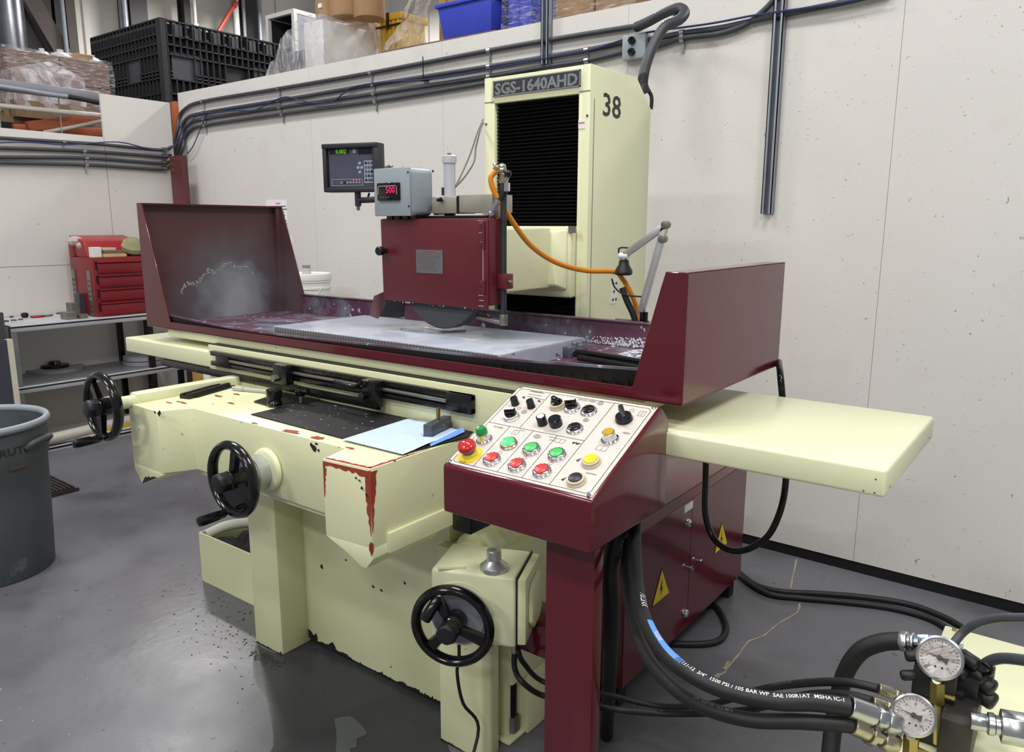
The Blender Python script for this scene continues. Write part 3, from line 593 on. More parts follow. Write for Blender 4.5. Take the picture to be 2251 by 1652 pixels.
ragged((-.576, -.161, 0), (-.421, -.158, 0), 40, .012, (0, -1, 0)); ragged((.337, -.158, 0), (.496, -.158, 0), 40, .010, (0, -1, 0))
for (u, v, r) in ((707, 1245, .008), (668, 1310, .004), (889, 1281, .005), (820, 1289, .006), (838, 1297, .005), (760, 1230, .004), (1470/3.2+400, 1465, .003)): g.prism(blob(P(u, v, y=-.0428), X, Z, r, 8), (0, .0006, 0))
stuff(g.build('paint_chip', grime, GR, smooth=False))
# saddle
ZS = .955; sp = [(-.649, -.507), (-.474, -.51), (-.425, -.42), (.279, -.426), (.303, -.519), (.454, -.506), (.454, .42), (-.66, .42)]
g = G(); g.prism([(x, y, .76) for x, y in sp], (0, 0, ZS-.76))
g.prism([(.302, -.5185, .762), (.4535, -.5055, .762), (.4535, -.5055, .733), (.43, -.506, .704), (.412, -.507, .704), (.36, -.512, .735), (.302, -.5185, .765)], (0, .235, 0))
g.prism([(-.648, -.5065, .762), (-.648, -.5065, .742), (-.606, -.508, .699), (-.474, -.5095, .752), (-.474, -.5095, .762)], (0, .11, 0))
g.box(.438, .464, -.46, .36, .735, .785)
g.box(-.45, .38, -.40, .40, .735, .76)
saddle = g.build('saddle', cream, GR, bevel=.007)
g = G(); g.lathe([(.062, 0), (.060, .012), (.050, .016)], P(590, 1030, y=-.426), -Y, 32); g.build('boss_ring', cream_clean, GR, bevel=.002)
# worn red primer on the saddle edges
g = G()
def chip(pts, vec): g.prism(pts, vec)
e = .0006
def jag(a, b, w0, w1, d, nrm, n=14):
    a, b, d, nrm = V(a), V(b), V(d), V(nrm); pts = [a]
    for i in range(n+1): f = i/n; pts.append(a+(b-a)*f+d*(w0+(w1-w0)*f)*random.uniform(.55, 1.25))
    pts.append(b); g.prism([p+nrm*e for p in pts], -nrm*e)
jag((.452, -.5068, .948), (.452, -.5068, .79), .03, .001, -X, -Y); jag((.4546, -.505, .948), (.4546, -.505, .80), .022, .001, Y, X)
g.prism([(.4512, -.5075, .952), (.4552, -.5045, .952), (.4536, -.5062, .80)], (.0005, -.0007, 0))
jag((.305, -.5195, .950), (.452, -.5068, .950), .012, .016, -Z, -Y); jag((.306, -.515, .9552), (.450, -.503, .9552), .010, .008, Y, Z); jag((.450, -.50, .9552), (.450, -.30, .9552), .012, .002, -X, Z)
jag((.304, -.5192, .95), (.304, -.5192, .86), .012, .002, X, -Y)
for (u, v, rx, ry) in ((640, 948, .03, .012), (700, 962, .022, .012), (772, 985, .018, .006), (590, 906, .02, .007), (560, 930, .012, .006), (508, 886, .016, .006), (480, 870, .022, .008), (400, 884, .026, .006), (370, 884, .02, .004), (520, 866, .016, .006)):
    c = P(u, v, z=ZS+.0006); g.prism(blob(c, X*rx/.01, Y*ry/.01, .01, 11), (0, 0, .0005))
g.prism(blob(P(818, 1205, x=.4548), Y, Z*2, .008, 10), (-.0006, 0, 0))
stuff(g.build('worn_primer', primer, GR, smooth=False))
g = G()
for (u, v, r) in ((690, 985, .008), (684, 978, .006), (695, 975, .005), (700, 990, .004)): g.prism(blob(P(u, v, y=-.4272), X, Z, r, 8), (0, .0006, 0))
for (u, v, r) in ((350, 908, .008), (340, 905, .004), (1000-280, 1010, .004)): g.prism(blob(P(u, v, y=-.5115), X, Z, r, 8), (0, .0006, 0))
g.prism([(-.604, -.5100, .7005), (-.59, -.5102, .718), (-.577, -.5104, .730), (-.572, -.5104, .726), (-.558, -.5106, .734), (-.548, -.5106, .731), (-.535, -.5108, .738), (-.505, -.5110, .741)], (0, .0008, 0))
for (u, v, r) in ((795, 1072, .004), (782, 1050, .003), (805, 1088, .004), (790, 1056, .003)): g.prism(blob(P(u, v, y=-.513), X, Z, r, 8), (0, .0006, 0))
for (u, v, r) in ((916, 990, .004), (867, 1012, .004), (895, 1000, .003), (1022, 955, .003)): g.prism(blob(P(u, v, z=ZS+.0006), X, Y, r, 8), (0, 0, .0005))
stuff(g.build('paint_chip', grime, GR, smooth=False))
# arm tube on the saddle's left edge
p0, p1 = V((-.645, -.52, .962)), V((-.665, -.06, .965)); g = G(); g.box(-.675, -.625, -.49, -.07, .95, .985); g.build('side_rail', cream_clean, GR, bevel=.008)
g = G(); g.cyl((-.665, -.075, .962), (-.665, .0, .962), .026, 20); g.build('side_rail_end', cream_clean, GR, bevel=.004)
# table and wing covers
g = G(); g.box(-.82, .60, -.117, .45, .955, 1.08); g.box(-1.16, .93, -.078, .45, 1.076, 1.108); g.build('table', cream, GR, bevel=.003)
g = G(); g.box(-.82, .60, -.1145, -.077, 1.0795, 1.0808); g.build('table_groove', toekick, GR, smooth=False)
g = G(); g.box(-1.428, -.80, -.1175, .40, .994, 1.053); g.build('wing_cover', cream_clean, GR, bevel=.005, seg=3)
g = G(); g.box(.58, 1.464, -.1175, .41, .995, 1.053); g.build('wing_cover', cream_clean, GR, bevel=.008, seg=3)
g = G()
for q in ((1.445, 1.003), (1.445, 1.03), (1.425, 1.003)): g.cyl((q[0], -.1178, q[1]), (q[0], -.1160, q[1]), .002, 8)
for q in (-.08, .36): g.cyl((1.4635, q, 1.01), (1.4648, q, 1.01), .003, 8)
stuff(g.build('rivet', dullsteel, GR))
g = G(); g.box(-1.15, .08, -.124, -.105, .966, .992); g.build('way_wiper', oilblack, GR, bevel=.003)
# dog rail on the table front
g = G(); g.box(-.778, .448, -.137, -.1175, 1.046, 1.062); g.box(-.778, .448, -.137, -.1175, 1.010, 1.026); g.box(-.74, -.66, -.140, -.1175, 1.010, 1.05); g.box(.36, .448, -.139, -.1175, 1.010, 1.062); g.box(-.66, .36, -.125, -.1175, 1.026, 1.046)
g.build('dog_rail', oilblack, GR, bevel=.002)
g = G(); g.cyl((-.66, -.133, 1.036), (.36, -.133, 1.036), .0065, 10); g.build('rail_rod', dullsteel, GR)
for u0, u1, nm in ((601, 631, 'stop_dog'), (795, 826, 'stop_dog')):
    xa, xb = P(u0, 820, y=-.165).x, P(u1, 840, y=-.165).x; g = G(); g.box(xa, xb, -.168, -.137, .985 if u0 > 700 else 1.0, 1.064); d = g.build(nm, oilblack, GR, bevel=.003)
    g = G(); g.cyl(((xa+xb)/2-.012, -.186, 1.02), ((xa+xb)/2-.012, -.168, 1.02), .012, 6); g.build('clamp_screw', dullsteel if u0 < 700 else black, d)
g = G(); q = [P(735, 838, y=-.18), P(765, 848, y=-.18), P(780, 850, y=-.185), P(796, 840, y=-.18)]; g.tube(q, .006, 8); g.build('trip_lever', black, GR)
# splash tray with two end guards
g = G()
g.box(TXL, TXR, TY0, TY0+.004, TZ0, TZB); g.box(TXL, TXR, TY0, TY1, TZ0-.003, TZ0)
g.prism([(TXL, TY0-.0005, TZ0), (TXL, TY0-.0005, ZGL), (XLC, TY0-.0005, ZGL), (XLD, TY0-.0005, TZB), (XLD, TY0-.0005, TZ0)], (0, .005, 0))
g.prism([(TXR, TY0-.0005, TZ0), (TXR, TY0-.0005, ZGR), (XRC, TY0-.0005, ZGR), (XRD, TY0-.0005, TZB), (XRD, TY0-.0005, TZ0)], (0, .005, 0))
g.box(TXR-.004, TXR, TY0, TY1, TZ0, ZGR); g.box(XRC, TXR, TY0, TY1, ZGR-.004, ZGR); g.box(TXL, TXL+.004, TY0, TY1, TZ0, ZGL); g.box(TXL, XLC, TY0, TY1, ZGL-.004, ZGL)
g.prism([(TXR, TY1, TZ0), (TXR, TY1, ZGR), (XRC, TY1, ZGR), (XRD, TY1, 1.17), (XRD, TY1, TZ0)], (0, -.004, 0))
g.build('splash_tray', maroon, GR, bevel=.0015, seg=1)
g = G(); g.box(TXL+.0042, TXL+.006, TY0+.004, TY1-.004, TZ0, ZGL-.004); g.box(TXL+.004, XLC-.001, TY0+.005, TY1-.005, ZGL-.006, ZGL-.0042)
g.prism([(TXL+.004, TY1-.001, TZ0), (TXL+.004, TY1-.001, ZGL), (XLC, TY1-.001, ZGL), (XLD, TY1-.001, 1.17), (XLD, TY1-.001, TZ0)], (0, -.005, 0))
g.box(TXL+.004, TXL+.03, TY1-.03, TY1-.006, TZ0, ZGL-.006)
g.build('guard_lining', guard_in, GR, smooth=False)
zr = P(1250, 697, y=TY1-.004).z
g = G(); g.box(XLD-.03, TXR-.004, TY1-.0115, TY1-.0065, TZ0, zr); g.box(XLD-.02, TXR-.004, TY1-.02, TY1+.006, zr, zr+.004)
g.box(TXL+.006, TXR-.004, -.02, TY1-.006, TZ0, TZ0+.004)
g.build('tray_back', tray_in, GR, smooth=False)
zl = P(840, 757, y=-.062).z
rim = smoothpath([P(u, v, y=-.082+.055*max(0, (u-1000)/440)**1.3) for u, v in ((368, 689), (455, 708), (545, 724), (690, 742), (840, 757), (985, 773), (1130, 788), (1260, 798), (1400, 808), (1440, 811))], 5)
g = G(); g.sheet([[p+V((0, .004, 0)) for p in rim], [p-V((0, .004, 0)) for p in rim], [p-V((0, .004, .006)) for p in rim]]); g.build('inner_rim', tray_in, GR)
g = G(); g.sheet([[p-V((0, .003, .006)) for p in rim], [V((p.x, p.y+.004, TZ0+.002)) for p in rim]]); g.build('rim_shade', toekick, GR, smooth=False)  # black sheet painting the shade below the inner rim
g = G(); g.box(TXL+.05, TXR-.05, TY0+.0045, -.0605, TZ0, TZ0+.006); g.build('gutter', toekick, GR, smooth=False)  # gutter floor coloured black for the shade inside the slot
g = G()                                                     # dried coolant crust on the left guard and gutter
for k in range(260):
    f = random.random(); yy = .06+.36*f; zz = 1.235+.10*math.sin(min(1, f*1.35)*math.pi*.5)+.012*math.sin(f*23)-(.05*max(0, f-.75)*4); r = random.uniform(.001, .0042)
    c = V((TXL+.0066+.0011*random.random(), yy, zz+random.gauss(0, .006))); q = blob(c, Y, Z, r, 6, .6); g.add(q, [tuple(range(6))])
for k in range(160):
    xx = random.uniform(-1.12, -.60); yy = random.uniform(.30, .55); q = blob((xx, yy, TZ0+.0048+.001*random.random()), X, Y, random.uniform(.001, .005), 7, .6); g.add(q, [tuple(range(7))])
for k in range(120):
    xx = random.triangular(-1.08, -.72, -1.05); zz = TZ0+.008+random.random()**1.6*.055; q = blob((xx, TY1-.0121-.0010*random.random(), zz), X, Z, random.uniform(.0006, .0026), 6, .6); g.add(q, [tuple(range(6))])
stuff(g.build('coolant_crust', M('dried_coolant', (146, 147, 152), .7, var=.2, scale=30), GR, smooth=False))
g = G()                                                     # wet white splashes on the right part of the back wall
for k in range(1500):
    a = random.random(); xx = .30+.66*a**.6; yy = TY1-.0121-.0012*random.random(); zz = TZ0+.010+random.random()**1.5*(zr-TZ0-.02)*(0.3+.7*a)
    g.add(blob((xx, yy, zz), X, Z, random.uniform(.0006, .0026)*(1+1.3*a*(zz < TZ0+.035)), 5, .6), [(0, 1, 2, 3, 4)])
for k in range(900):
    a = random.random(); g.add(blob((.58+.38*a, random.uniform(.30, .555), TZ0+.0046+random.uniform(0, .0006)), X, Y, random.uniform(.0015, .010), 6, .6), [(0, 1, 2, 3, 4, 5)])
stuff(g.build('coolant_spatter', M('wet_spatter', (226, 228, 236), .15, var=.05), GR, smooth=False))
g = G()
for yy, zz in ((.22, 1.142), (.19, 1.130), (.25, 1.128)): g.tube(smoothpath([(.56+(.21-yy)*.9, yy, zz+.004), (.74, yy-.01, zz), (.95, yy-.03, zz-.008)], 6), .0085, 10)
g.build('coolant_line', black, GR)
g = G()                                                     # brush strip under the inner rim at the right end
for k in range(60):
    pr_ = rim[int((len(rim)-1)*(.66+.30*k/59))]; g.prism([(pr_.x, pr_.y-.006, zl-.008), (pr_.x+.006, pr_.y-.006, zl-.008), (pr_.x+.010, pr_.y-.012, TZ0+.012+random.uniform(0, .008)), (pr_.x+.005, pr_.y-.012, TZ0+.012)], (0, -.002, 0))
stuff(g.build('brush_strip', oilblack, GR, smooth=False))
g = G(); g.prism([(.56, -.0862, TZ0+.001), (.86, -.0862, TZ0+.001), (.86, -.05, TZ0+.012), (.62, -.05, TZ0+.012)], (0, 0, .002)); g.build('chip_catcher', cream, GR, smooth=False)
# column
kx0, kx1, ky0, ky1 = -.144, .312, .659, 1.101
a1 = P(1400, 170, x=kx1)
prof = [(ky0, .55), (ky0, 2.038), (ky0+.05, 2.038), (a1.y, a1.z), (ky1, 1.945), (ky1, .55)]
zt, zb, zh = P(1275, 205, y=ky0).z, P(1268, 495, y=ky0).z, P(1275, 152, y=ky0).z
bx0, bx1 = P(1087, 350, y=ky0).x, P(1270, 350, y=ky0).x
g = G(); g.prism([(kx1-.03, y, z) for y, z in prof], (.03, 0, 0)); g.prism([(kx0, y, z) for y, z in prof], (.03, 0, 0)); g.box(kx0+.002, kx1-.002, ky0+.062, ky1-.003, .56, 1.90)
g.prism([(kx0+.003, y, z-.001) for y, z in [(ky0+.05, 2.038), (a1.y, a1.z), (ky1-.003, 1.945), (ky1-.003, 1.90), (ky0+.05, 1.99)]], (kx1-kx0-.006, 0, 0))
g.box(kx0+.0295, kx1-.0295, ky0, ky0+.06, zt, 2.037); g.box(kx0+.0295, bx0, ky0, ky0+.06, .56, zt); g.box(bx1, kx1-.0295, ky0, ky0+.06, .56, zt)
colm = g.build('column_cover', cream_clean, GR, bevel=.0015)
g = G(); g.box(kx1-.0005, kx1+.0008, ky0+.026, ky0+.029, .6, 1.93); g.box(bx1, kx1+.0008, ky0-.0008, ky0+.0005, zt+.004, zt+.0065); g.box(kx0, bx0, ky0-.0008, ky0+.0005, zt+.004, zt+.0065); stuff(g.build('cover_seam', inkgrey, colm, smooth=False))
def bellows(za, zb_, n, nm):
    g = G(); rows = []
    for i in range(2*n+1):
        z = za+(zb_-za)*i/(2*n); rows.append([(bx0+.001, ky0+(.012 if i % 2 else .030), z), (bx1-.001, ky0+(.012 if i % 2 else .030), z)])
    g.sheet(rows); o = g.build(nm, blacksat, GR, smooth=False)
    return o
bellows(zt, zb, 34, 'bellows'); zl2 = P(1268, 655, y=ky0).z; bellows(zl2, .85, 26, 'bellows')
g = G(); zz = (zt, 2.0)
pz0, pz1 = P(1275, 190, y=ky0-.003).z, P(1275, 152, y=ky0-.003).z; px0, px1 = P(1084, 190, y=ky0-.003).x, P(1276, 170, y=ky0-.003).x
g.box(px0, px1, ky0-.004, ky0-.0005, pz0, pz1); npl = g.build('model_plate', plateblk, GR, smooth=False)
vs, fs, w = glyphs('SGS-1640AHD', .035); g = G(); k = (px1-px0-.02)/w; g.add([V((px0+.01+x*k, ky0-.0048, pz0+.008+y*(pz1-pz0-.016))) for x, y in vs], fs); g.build('lettering', plategrey, npl, smooth=False)
g = G(); g.box(px0, px1, ky0-.0045, ky0-.003, pz0, pz0+.004); g.box(px0, px1, ky0-.0045, ky0-.003, pz1-.004, pz1); g.box(px0, px0+.004, ky0-.0045, ky0-.003, pz0, pz1); g.box(px1-.004, px1, ky0-.0045, ky0-.003, pz0, pz1); g.build('plate_border', plategrey, npl, smooth=False)
a, b = P(1325, 252, x=kx1), P(1364, 262, x=kx1); hh = P(1342, 206, x=kx1).z-P(1342, 256, x=kx1).z
vs, fs, w = glyphs('38', .012); g = G(); k = (b.y-a.y)/w; z0 = P(1344, 257, x=kx1).z; g.add([V((kx1+.0008, a.y+x*k, z0+y*hh)) for x, y in vs], fs); g.build('number_decal', ink, GR, smooth=False)
a, b = P(1272, 264, y=ky0), P(1286, 282, y=ky0); g = G(); g.box(a.x, b.x, ky0-.0015, ky0, b.z, a.z); st = g.build('warning_sticker', paper, GR, smooth=False); g = G(); g.box(a.x+.002, b.x-.002, ky0-.002, ky0-.0014, a.z-.012, a.z-.008); g.build('red_stripe', inkred, st, smooth=False)
g = G()
for u, v in ((1291, 254), (1069, 273)): c = P(u, v, y=ky0); g.cyl(c-Y*.002, c+Y*.001, .004, 10)
g.build('cover_screw', ink, GR)
# wheelhead and its slide
hx0, hx1 = bx0+.004, bx1-.002; hz0, hz1 = P(1260, 655, y=ky0-.02).z, P(1260, 497, y=ky0-.02).z
g = G(); g.box(hx0, hx1, ky0-.03, ky0+.03, hz0, hz1)
q = [P(1118, 505, y=.60), P(1240, 502, y=.60), P(1240, 640, y=.60)]
zz0, zz1 = q[2].z, q[1].z; xr = q[1].x
g.hexa([(-.10, .585, zz0+.0), (xr-.02, .585, zz0+.02), (xr, ky0-.03, zz0), (-.10, ky0-.03, zz0-.01), (-.10, .585, zz1-.06), (xr-.06, .60, zz1-.01), (xr, ky0-.03, zz1), (-.10, ky0-.03, zz1)])
g.box(-.02, .20, .217, .60, 1.29, 1.50)
g.build('wheelhead', cream_clean, GR, bevel=.008, seg=3)
g = G(); a, b = P(1250, 497, y=ky0-.031), P(1266, 512, y=ky0-.031); g.box(a.x, b.x, ky0-.033, ky0-.03, b.z, a.z); g.build('oil_sight', dullsteel, GR, smooth=False)
# wheel guard
wx0, wx1, wy0, wy1, wz0, wz1 = -.158, .297, .13, .217, 1.262, 1.5285
g = G(); g.box(wx0, wx1, wy0+.006, wy1, wz0+.008, wz1); g.build('wheel_guard', maroon_dk, GR, bevel=.003)
dx1 = P(1052, 500, y=wy0).x
g = G(); g.prism([(wx0+.002, wy0+.006, wz1-.002), (wx1-.004, wy0+.006, wz1-.003), (wx1-.004, wy0+.006, wz0-.004), (wx0+.006, wy0+.006, wz0+.002)], (0, -.008, 0)); door = g.build('guard_door', maroon_dk, GR, bevel=.002)
g = G(); c = P(842, 551, y=wy0-.012); g.lathe([(.009, 0), (.009, .012), (.014, .014), (.015, .03), (.012, .034)], (c.x, wy0-.002, c.z), -Y, 20); g.build('door_knob', blacksat, door)
a, b = P(915, 548, y=wy0-.003), P(974, 602, y=wy0-.003); g = G(); g.box(a.x, b.x, wy0-.0045, wy0-.002, b.z, a.z); dp = g.build('data_plate', M('data_plate_grey', (128, 128, 132), .35, metal=.6, var=.1, scale=30), door, smooth=False)
g = G()
for k in range(9):
    zz_ = a.z-.006-(a.z-b.z-.010)*k/9; x_a = a.x+.006+(.018 if k == 0 else 0); g.box(x_a, x_a+(b.x-a.x-.014)*(random.uniform(.5, 1) if k else .6), wy0-.0050, wy0-.0044, zz_-.0022, zz_, 1 if k == 0 else 0)
stuff(g.build('print_lines', [inkgrey, primer], dp, smooth=False))
for (z0, z1) in ((P(1062, 546, y=wy0).z, P(1062, 486, y=wy0).z), (P(1062, 645, y=wy0).z, P(1062, 615, y=wy0).z)):
    xh = P(1066, 520, y=wy0).x; g = G(); g.cyl((xh, wy0-.006, z0), (xh, wy0-.006, z1), .0045, 10); g.box(xh-.018, xh, wy0-.0045, wy0-.002, z0+.004, z0+.02); g.box(xh-.018, xh, wy0-.0045, wy0-.002, z1-.02, z1-.004); g.build('hinge', maroon_dk, GR, bevel=.001, seg=1)
g = G(); xh = P(1060, 520, y=wy0).x
for z in (1.52, 1.485, 1.30, 1.285, 1.268): g.box(xh-.016+random.uniform(0, .006), xh+.006, wy0-.0032, wy0-.0018, z, z+.0016)
g.box(xh+.004, xh+.0055, wy0-.0032, wy0-.0018, 1.31, 1.50)
for k in range(24): x = wx0+.02+(wx1-wx0-.04)*k/23; g.ball((x, wy0+random.uniform(-.002, .02), wz0-.002+random.uniform(-.004, .002)), random.uniform(.001, .003), n=6)
stuff(g.build('chipped_edge', M('chip_white', (190, 184, 182), .5), GR, smooth=False))
# grinding wheel
wc = V((.085, .172, 1.349)); RW = .166
g = G(); g.lathe([(.045, -.022), (RW-.003, -.022), (RW, -.019), (RW, .019), (RW-.003, .022), (.045, .022)], wc, Y, 64); g.build('grinding_wheel', stone, GR)
# splash flaps left of the wheel
a = [P(845, 640, y=.16), P(822, 650, y=.12), P(812, 693, y=.12), P(829, 700, y=.13), P(846, 668, y=.16)]; g = G(); g.prism(a, (.003, .003, 0)); g.build('splash_flap', M('flap_reflect', (108, 76, 78), .45), GR, smooth=False)  # maroon flap with its reflection mixed into the colour
a = [P(838, 655, y=.2), P(889, 662, y=.2), P(886, 697, y=.2), P(832, 695, y=.2)]; g = G(); g.prism(a, (0, .004, 0)); g.build('splash_flap', blacksat, GR, smooth=False)
# coolant pipe, clamp and valve
cx, cy = P(1107, 600, y=.185).x, .185; zt2 = P(1107, 400, y=cy).z; zb2 = P(1107, 705, y=cy).z
g = G(); g.cyl((cx, cy, zb2), (cx, cy, zt2), .0095, 14); g.build('coolant_pipe', M('dark_pipe', (66, 68, 70), .4, metal=.5, var=.2, scale=20), GR)
g = G(); g.cyl((cx, cy, zb2-.014), (cx, cy, zb2+.02), .013, 14); g.cyl((cx, cy, zb2-.006), (cx-.10, cy-.005, zb2+.006), .009, 12); g.build('coolant_nozzle', dullsteel, GR, bevel=.002)
zc0, zc1 = P(1107, 634, y=cy).z, P(1107, 601, y=cy).z; g = G(); g.box(wx1, cx+.024, cy-.018, cy+.018, zc0, zc1); cl = g.build('pipe_clamp', maroon_dk, GR, bevel=.003); g = G(); zc = (zc0+zc1)/2; g.cyl((cx+.022, cy-.006, zc), (cx+.036, cy-.006, zc), .005, 8); g.build('clamp_screw', brass, cl)
zv = P(1107, 395, y=cy).z
g = G(); g.cyl((cx, cy, zt2-.004), (cx, cy, zv+.018), .0115, 12); g.cyl((cx-.012, cy, zv), (cx+.014, cy-.004, zv-.004), .009, 10); g.cyl((cx-.004, cy, zv+.018), (cx-.004, cy, zv+.034), .013, 8); g.ball((cx-.005, cy, zv+.036), .0125, n=12); g.cyl((cx-.004, cy, zv+.036), (cx-.034, cy, zv+.032), .0095, 8); g.cyl((cx-.03, cy, zv+.032), (cx-.034, cy, zv+.05), .006, 8)
vv = g.build('coolant_valve', M('valve_nickel', (178, 170, 150), .25, metal=.9, var=.2, scale=30), GR, bevel=.001, seg=1)
g = G(); g.cyl((cx+.012, cy-.006, zv-.004), (cx+.026, cy-.012, zv+.008), .005, 8); g.obox((cx+.022, cy-.012, zv-.022), X, Y, Z, .008, .004, .012); g.build('valve_stem', chrome, vv); g = G(); g.ball((cx+.026, cy-.012, zv+.016), .011, n=12); g.build('valve_knob', black, vv)
g = G(); g.tube([(cx-.004, cy, zt2-.012), (cx+.004, cy-.004, zt2-.03), (cx-.006, cy-.006, zt2-.055)], [.014, .012, .009], 10); g.build('pipe_wrap', rubber, GR)
# overhead block and dresser on top of the guard
yb = .20
g = G(); a, b = P(963, 470, y=yb), P(1017, 432, y=yb); g.box(a.x, b.x, yb-.03, yb+.05, a.z, b.z); g.box(a.x-.004, a.x+.004, yb-.02, yb+.05, a.z-.004, b.z+.002, 1); g.build('dresser_block', [M('block_steel', (166, 162, 150), .4, metal=.35, var=.08, scale=12), oilblack], GR, bevel=.003)
g = G(); g.box(b.x+.002, b.x+.010, yb-.032, yb+.05, a.z, b.z+.002); g.build('dresser_plate', oilblack, GR, bevel=.001, seg=1)
a2, b2 = P(1018, 468, y=yb), P(1096, 427, y=yb); g = G(); g.box(b.x+.010, b2.x, yb-.03, yb+.07, a2.z, b2.z); g.prism([(b2.x-.05, yb-.031, a2.z), (b2.x-.01, yb-.031, a2.z-.016), (b2.x, yb-.031, a2.z)], (0, .06, 0)); g.build('dresser_housing', MATS['block_steel'], GR, bevel=.002)
g = G(); c0 = P(984, 434, y=yb+.0); g.cyl((c0.x, yb+.01, a.z-.02), (c0.x, yb+.01, a.z), .018, 16); g.box(wx0+.10, wx1-.03, wy0+.03, wy1-.01, wz1, a.z-.006); g.build('dresser_base', oilblack, GR, bevel=.002)
zz0, zz1 = P(984, 432, y=yb).z, P(984, 358, y=yb).z; zt3 = P(984, 343, y=yb).z
g = G(); g.lathe([(.0185, 0), (.0185, zz1-zz0), (.0225, zz1-zz0), (.0225, zt3-zz0), (.018, zt3-zz0+.003), (.0, zt3-zz0+.003)], (c0.x, yb+.01, zz0), Z, 28); cyl = g.build('dresser_cylinder', M('cyl_white', (200, 202, 208), .35, metal=.2, var=.03), GR); g = G(); g.cyl((c0.x, yb+.01, zt3+.002), (c0.x, yb+.01, zt3+.010), .006, 6); g.build('cap_nut', dullsteel, cyl)
g = G(); z1 = P(980, 412, y=yb).z; g.box(c0.x-.017, c0.x-.0155+.006, yb-.0095, yb-.006, zz0+.004, z1); g.build('scale_mark', ink, cyl, smooth=False)
g = G(); p0, p1 = P(1079, 468, y=.15), P(1097, 438, y=.15); g.cyl(p0, p1, .0075, 12); g.ball(p0, .010, n=10); g.build('clamp_handle', chrome, GR)
c = P(971, 440, y=yb-.031); g = G(); g.cyl((c.x, yb-.05, c.z), (c.x, yb-.03, c.z), .005, 10); g.ball((c.x+.008, yb-.044, c.z+.004), .005, n=8); g.build('oil_fitting', black, GR)
# cables from the head to the column
g = G()
for pts in (((1000, 412), (1018, 375), (1035, 335), (1050, 290), (1062, 262)), ((1002, 410), (1024, 385), (1042, 355), (1046, 325), (1056, 285), (1063, 270))):
    g.tube(smoothpath([PD(u, v, dep((c0.x, yb, 1.6))+(i/(len(pts)-1))*(dep((kx0, ky0+.05, 1.8))-dep((c0.x, yb, 1.6)))) for i, (u, v) in enumerate(pts)], 6), .0032, 6)
tag(g.build('sensor_cables', M('grey_cable', (110, 108, 100), .5)), 'thin grey cables strung from the wheelhead to the column', 'cable')
# ================================================================== HANDWHEELS (parts of the grinder)
def handwheel(c, ax, R0, spoke_a, hang, hlen, parent=GR, label=None, web=False, up=Z, fold=None):
    ax = V(ax).normalized(); e1 = (V(up)-ax*V(up).dot(ax)).normalized(); e2 = ax.cross(e1); t = R0*.115
    g = G(); k = 10; prof = [(R0-t+t*math.cos(2*math.pi*i/k), t*1.25*math.sin(2*math.pi*i/k)) for i in range(k)]; prof.append(prof[0])
    g.lathe(prof, c, ax, 48, e1=e1)
    for a in spoke_a:
        d = e1*math.cos(a)+e2*math.sin(a); n = ax.cross(d); p, q = c+d*(R0*.16), c+d*(R0*.86)
        g.hexa([p-n*.010-ax*.008, p+n*.010-ax*.008, q+n*.017-ax*.006, q-n*.017-ax*.006, p-n*.008+ax*.010, p+n*.008+ax*.010, q+n*.014+ax*.006, q-n*.014+ax*.006])
    if web:
        aa = [spoke_a[1]+(spoke_a[2]-spoke_a[1])*i/8 for i in range(9)]; qq = [c+(e1*math.cos(t_)+e2*math.sin(t_))*R0*.86 for t_ in aa]; g.prism([c-ax*.004]+[p_-ax*.004 for p_ in qq], ax*.006)
    g.lathe([(R0*.25, -.035), (R0*.27, -.01), (R0*.25, .014), (R0*.18, .022)], c, ax, 24, e1=e1)
    w = g.build('handwheel', black, parent)
    if label: w['label'] = label
    g = G(); g.lathe([(R0*.26, .018), (R0*.26, .045), (R0*.21, .052)], c, ax, 8, e1=e1); g.build('hub_cap', blacksat, w, bevel=.003, sharp=20)
    d = e1*math.cos(hang)+e2*math.sin(hang); p = c+d*(R0-t); hd = ax if fold is None else (e1*fold[0]+e2*fold[1]+ax*fold[2]).normalized()
    g = G(); g.cyl(p, p+hd*.026, .0055, 10, 0); g.lathe([(.008, .018), (.0115, .024), (.0135, .05), (.0145, hlen-.012), (.013, hlen-.002), (.009, hlen)], p, hd, 16, 1); g.build('crank_handle', [steel, black], w)
    return w
# cross-feed wheel on the apron
hc = P(517, 1052, x=P(583, 1026, y=-.43).x-.004); hy = hc.y
bc = V((hc.x, -.426, hc.z))
g = G(); g.lathe([(.050, 0), (.050, .035), (.0515, .036), (.0515, .052), (.047, .054), (.047, .066), (.02, .067), (.02, -hy-.426-.01 if False else .09)], bc, -Y, 36); g.build('graduated_collar', alu, GR)
hc = V((hc.x, min(hy, -.53), hc.z))
g = G(); g.cyl(bc, hc, .014, 14); g.build('feed_shaft', steel, GR)
handwheel(hc, -Y, .108, (R(-14), R(120), R(240)), R(170), .10, web=True)
# longitudinal wheel on the arm
lc = P(226, 893, y=-.588); g = G(); g.cyl((lc.x, -.48, lc.z), (lc.x, -.545, lc.z), .020, 18); g.cyl((lc.x, -.54, lc.z), (lc.x, -.575, lc.z), .014, 18); g.build('feed_shaft', cream_clean, GR, bevel=.002)
handwheel(V((lc.x, -.588, lc.z)), -Y, .108, (R(40), R(165), R(285)), R(185), .10)
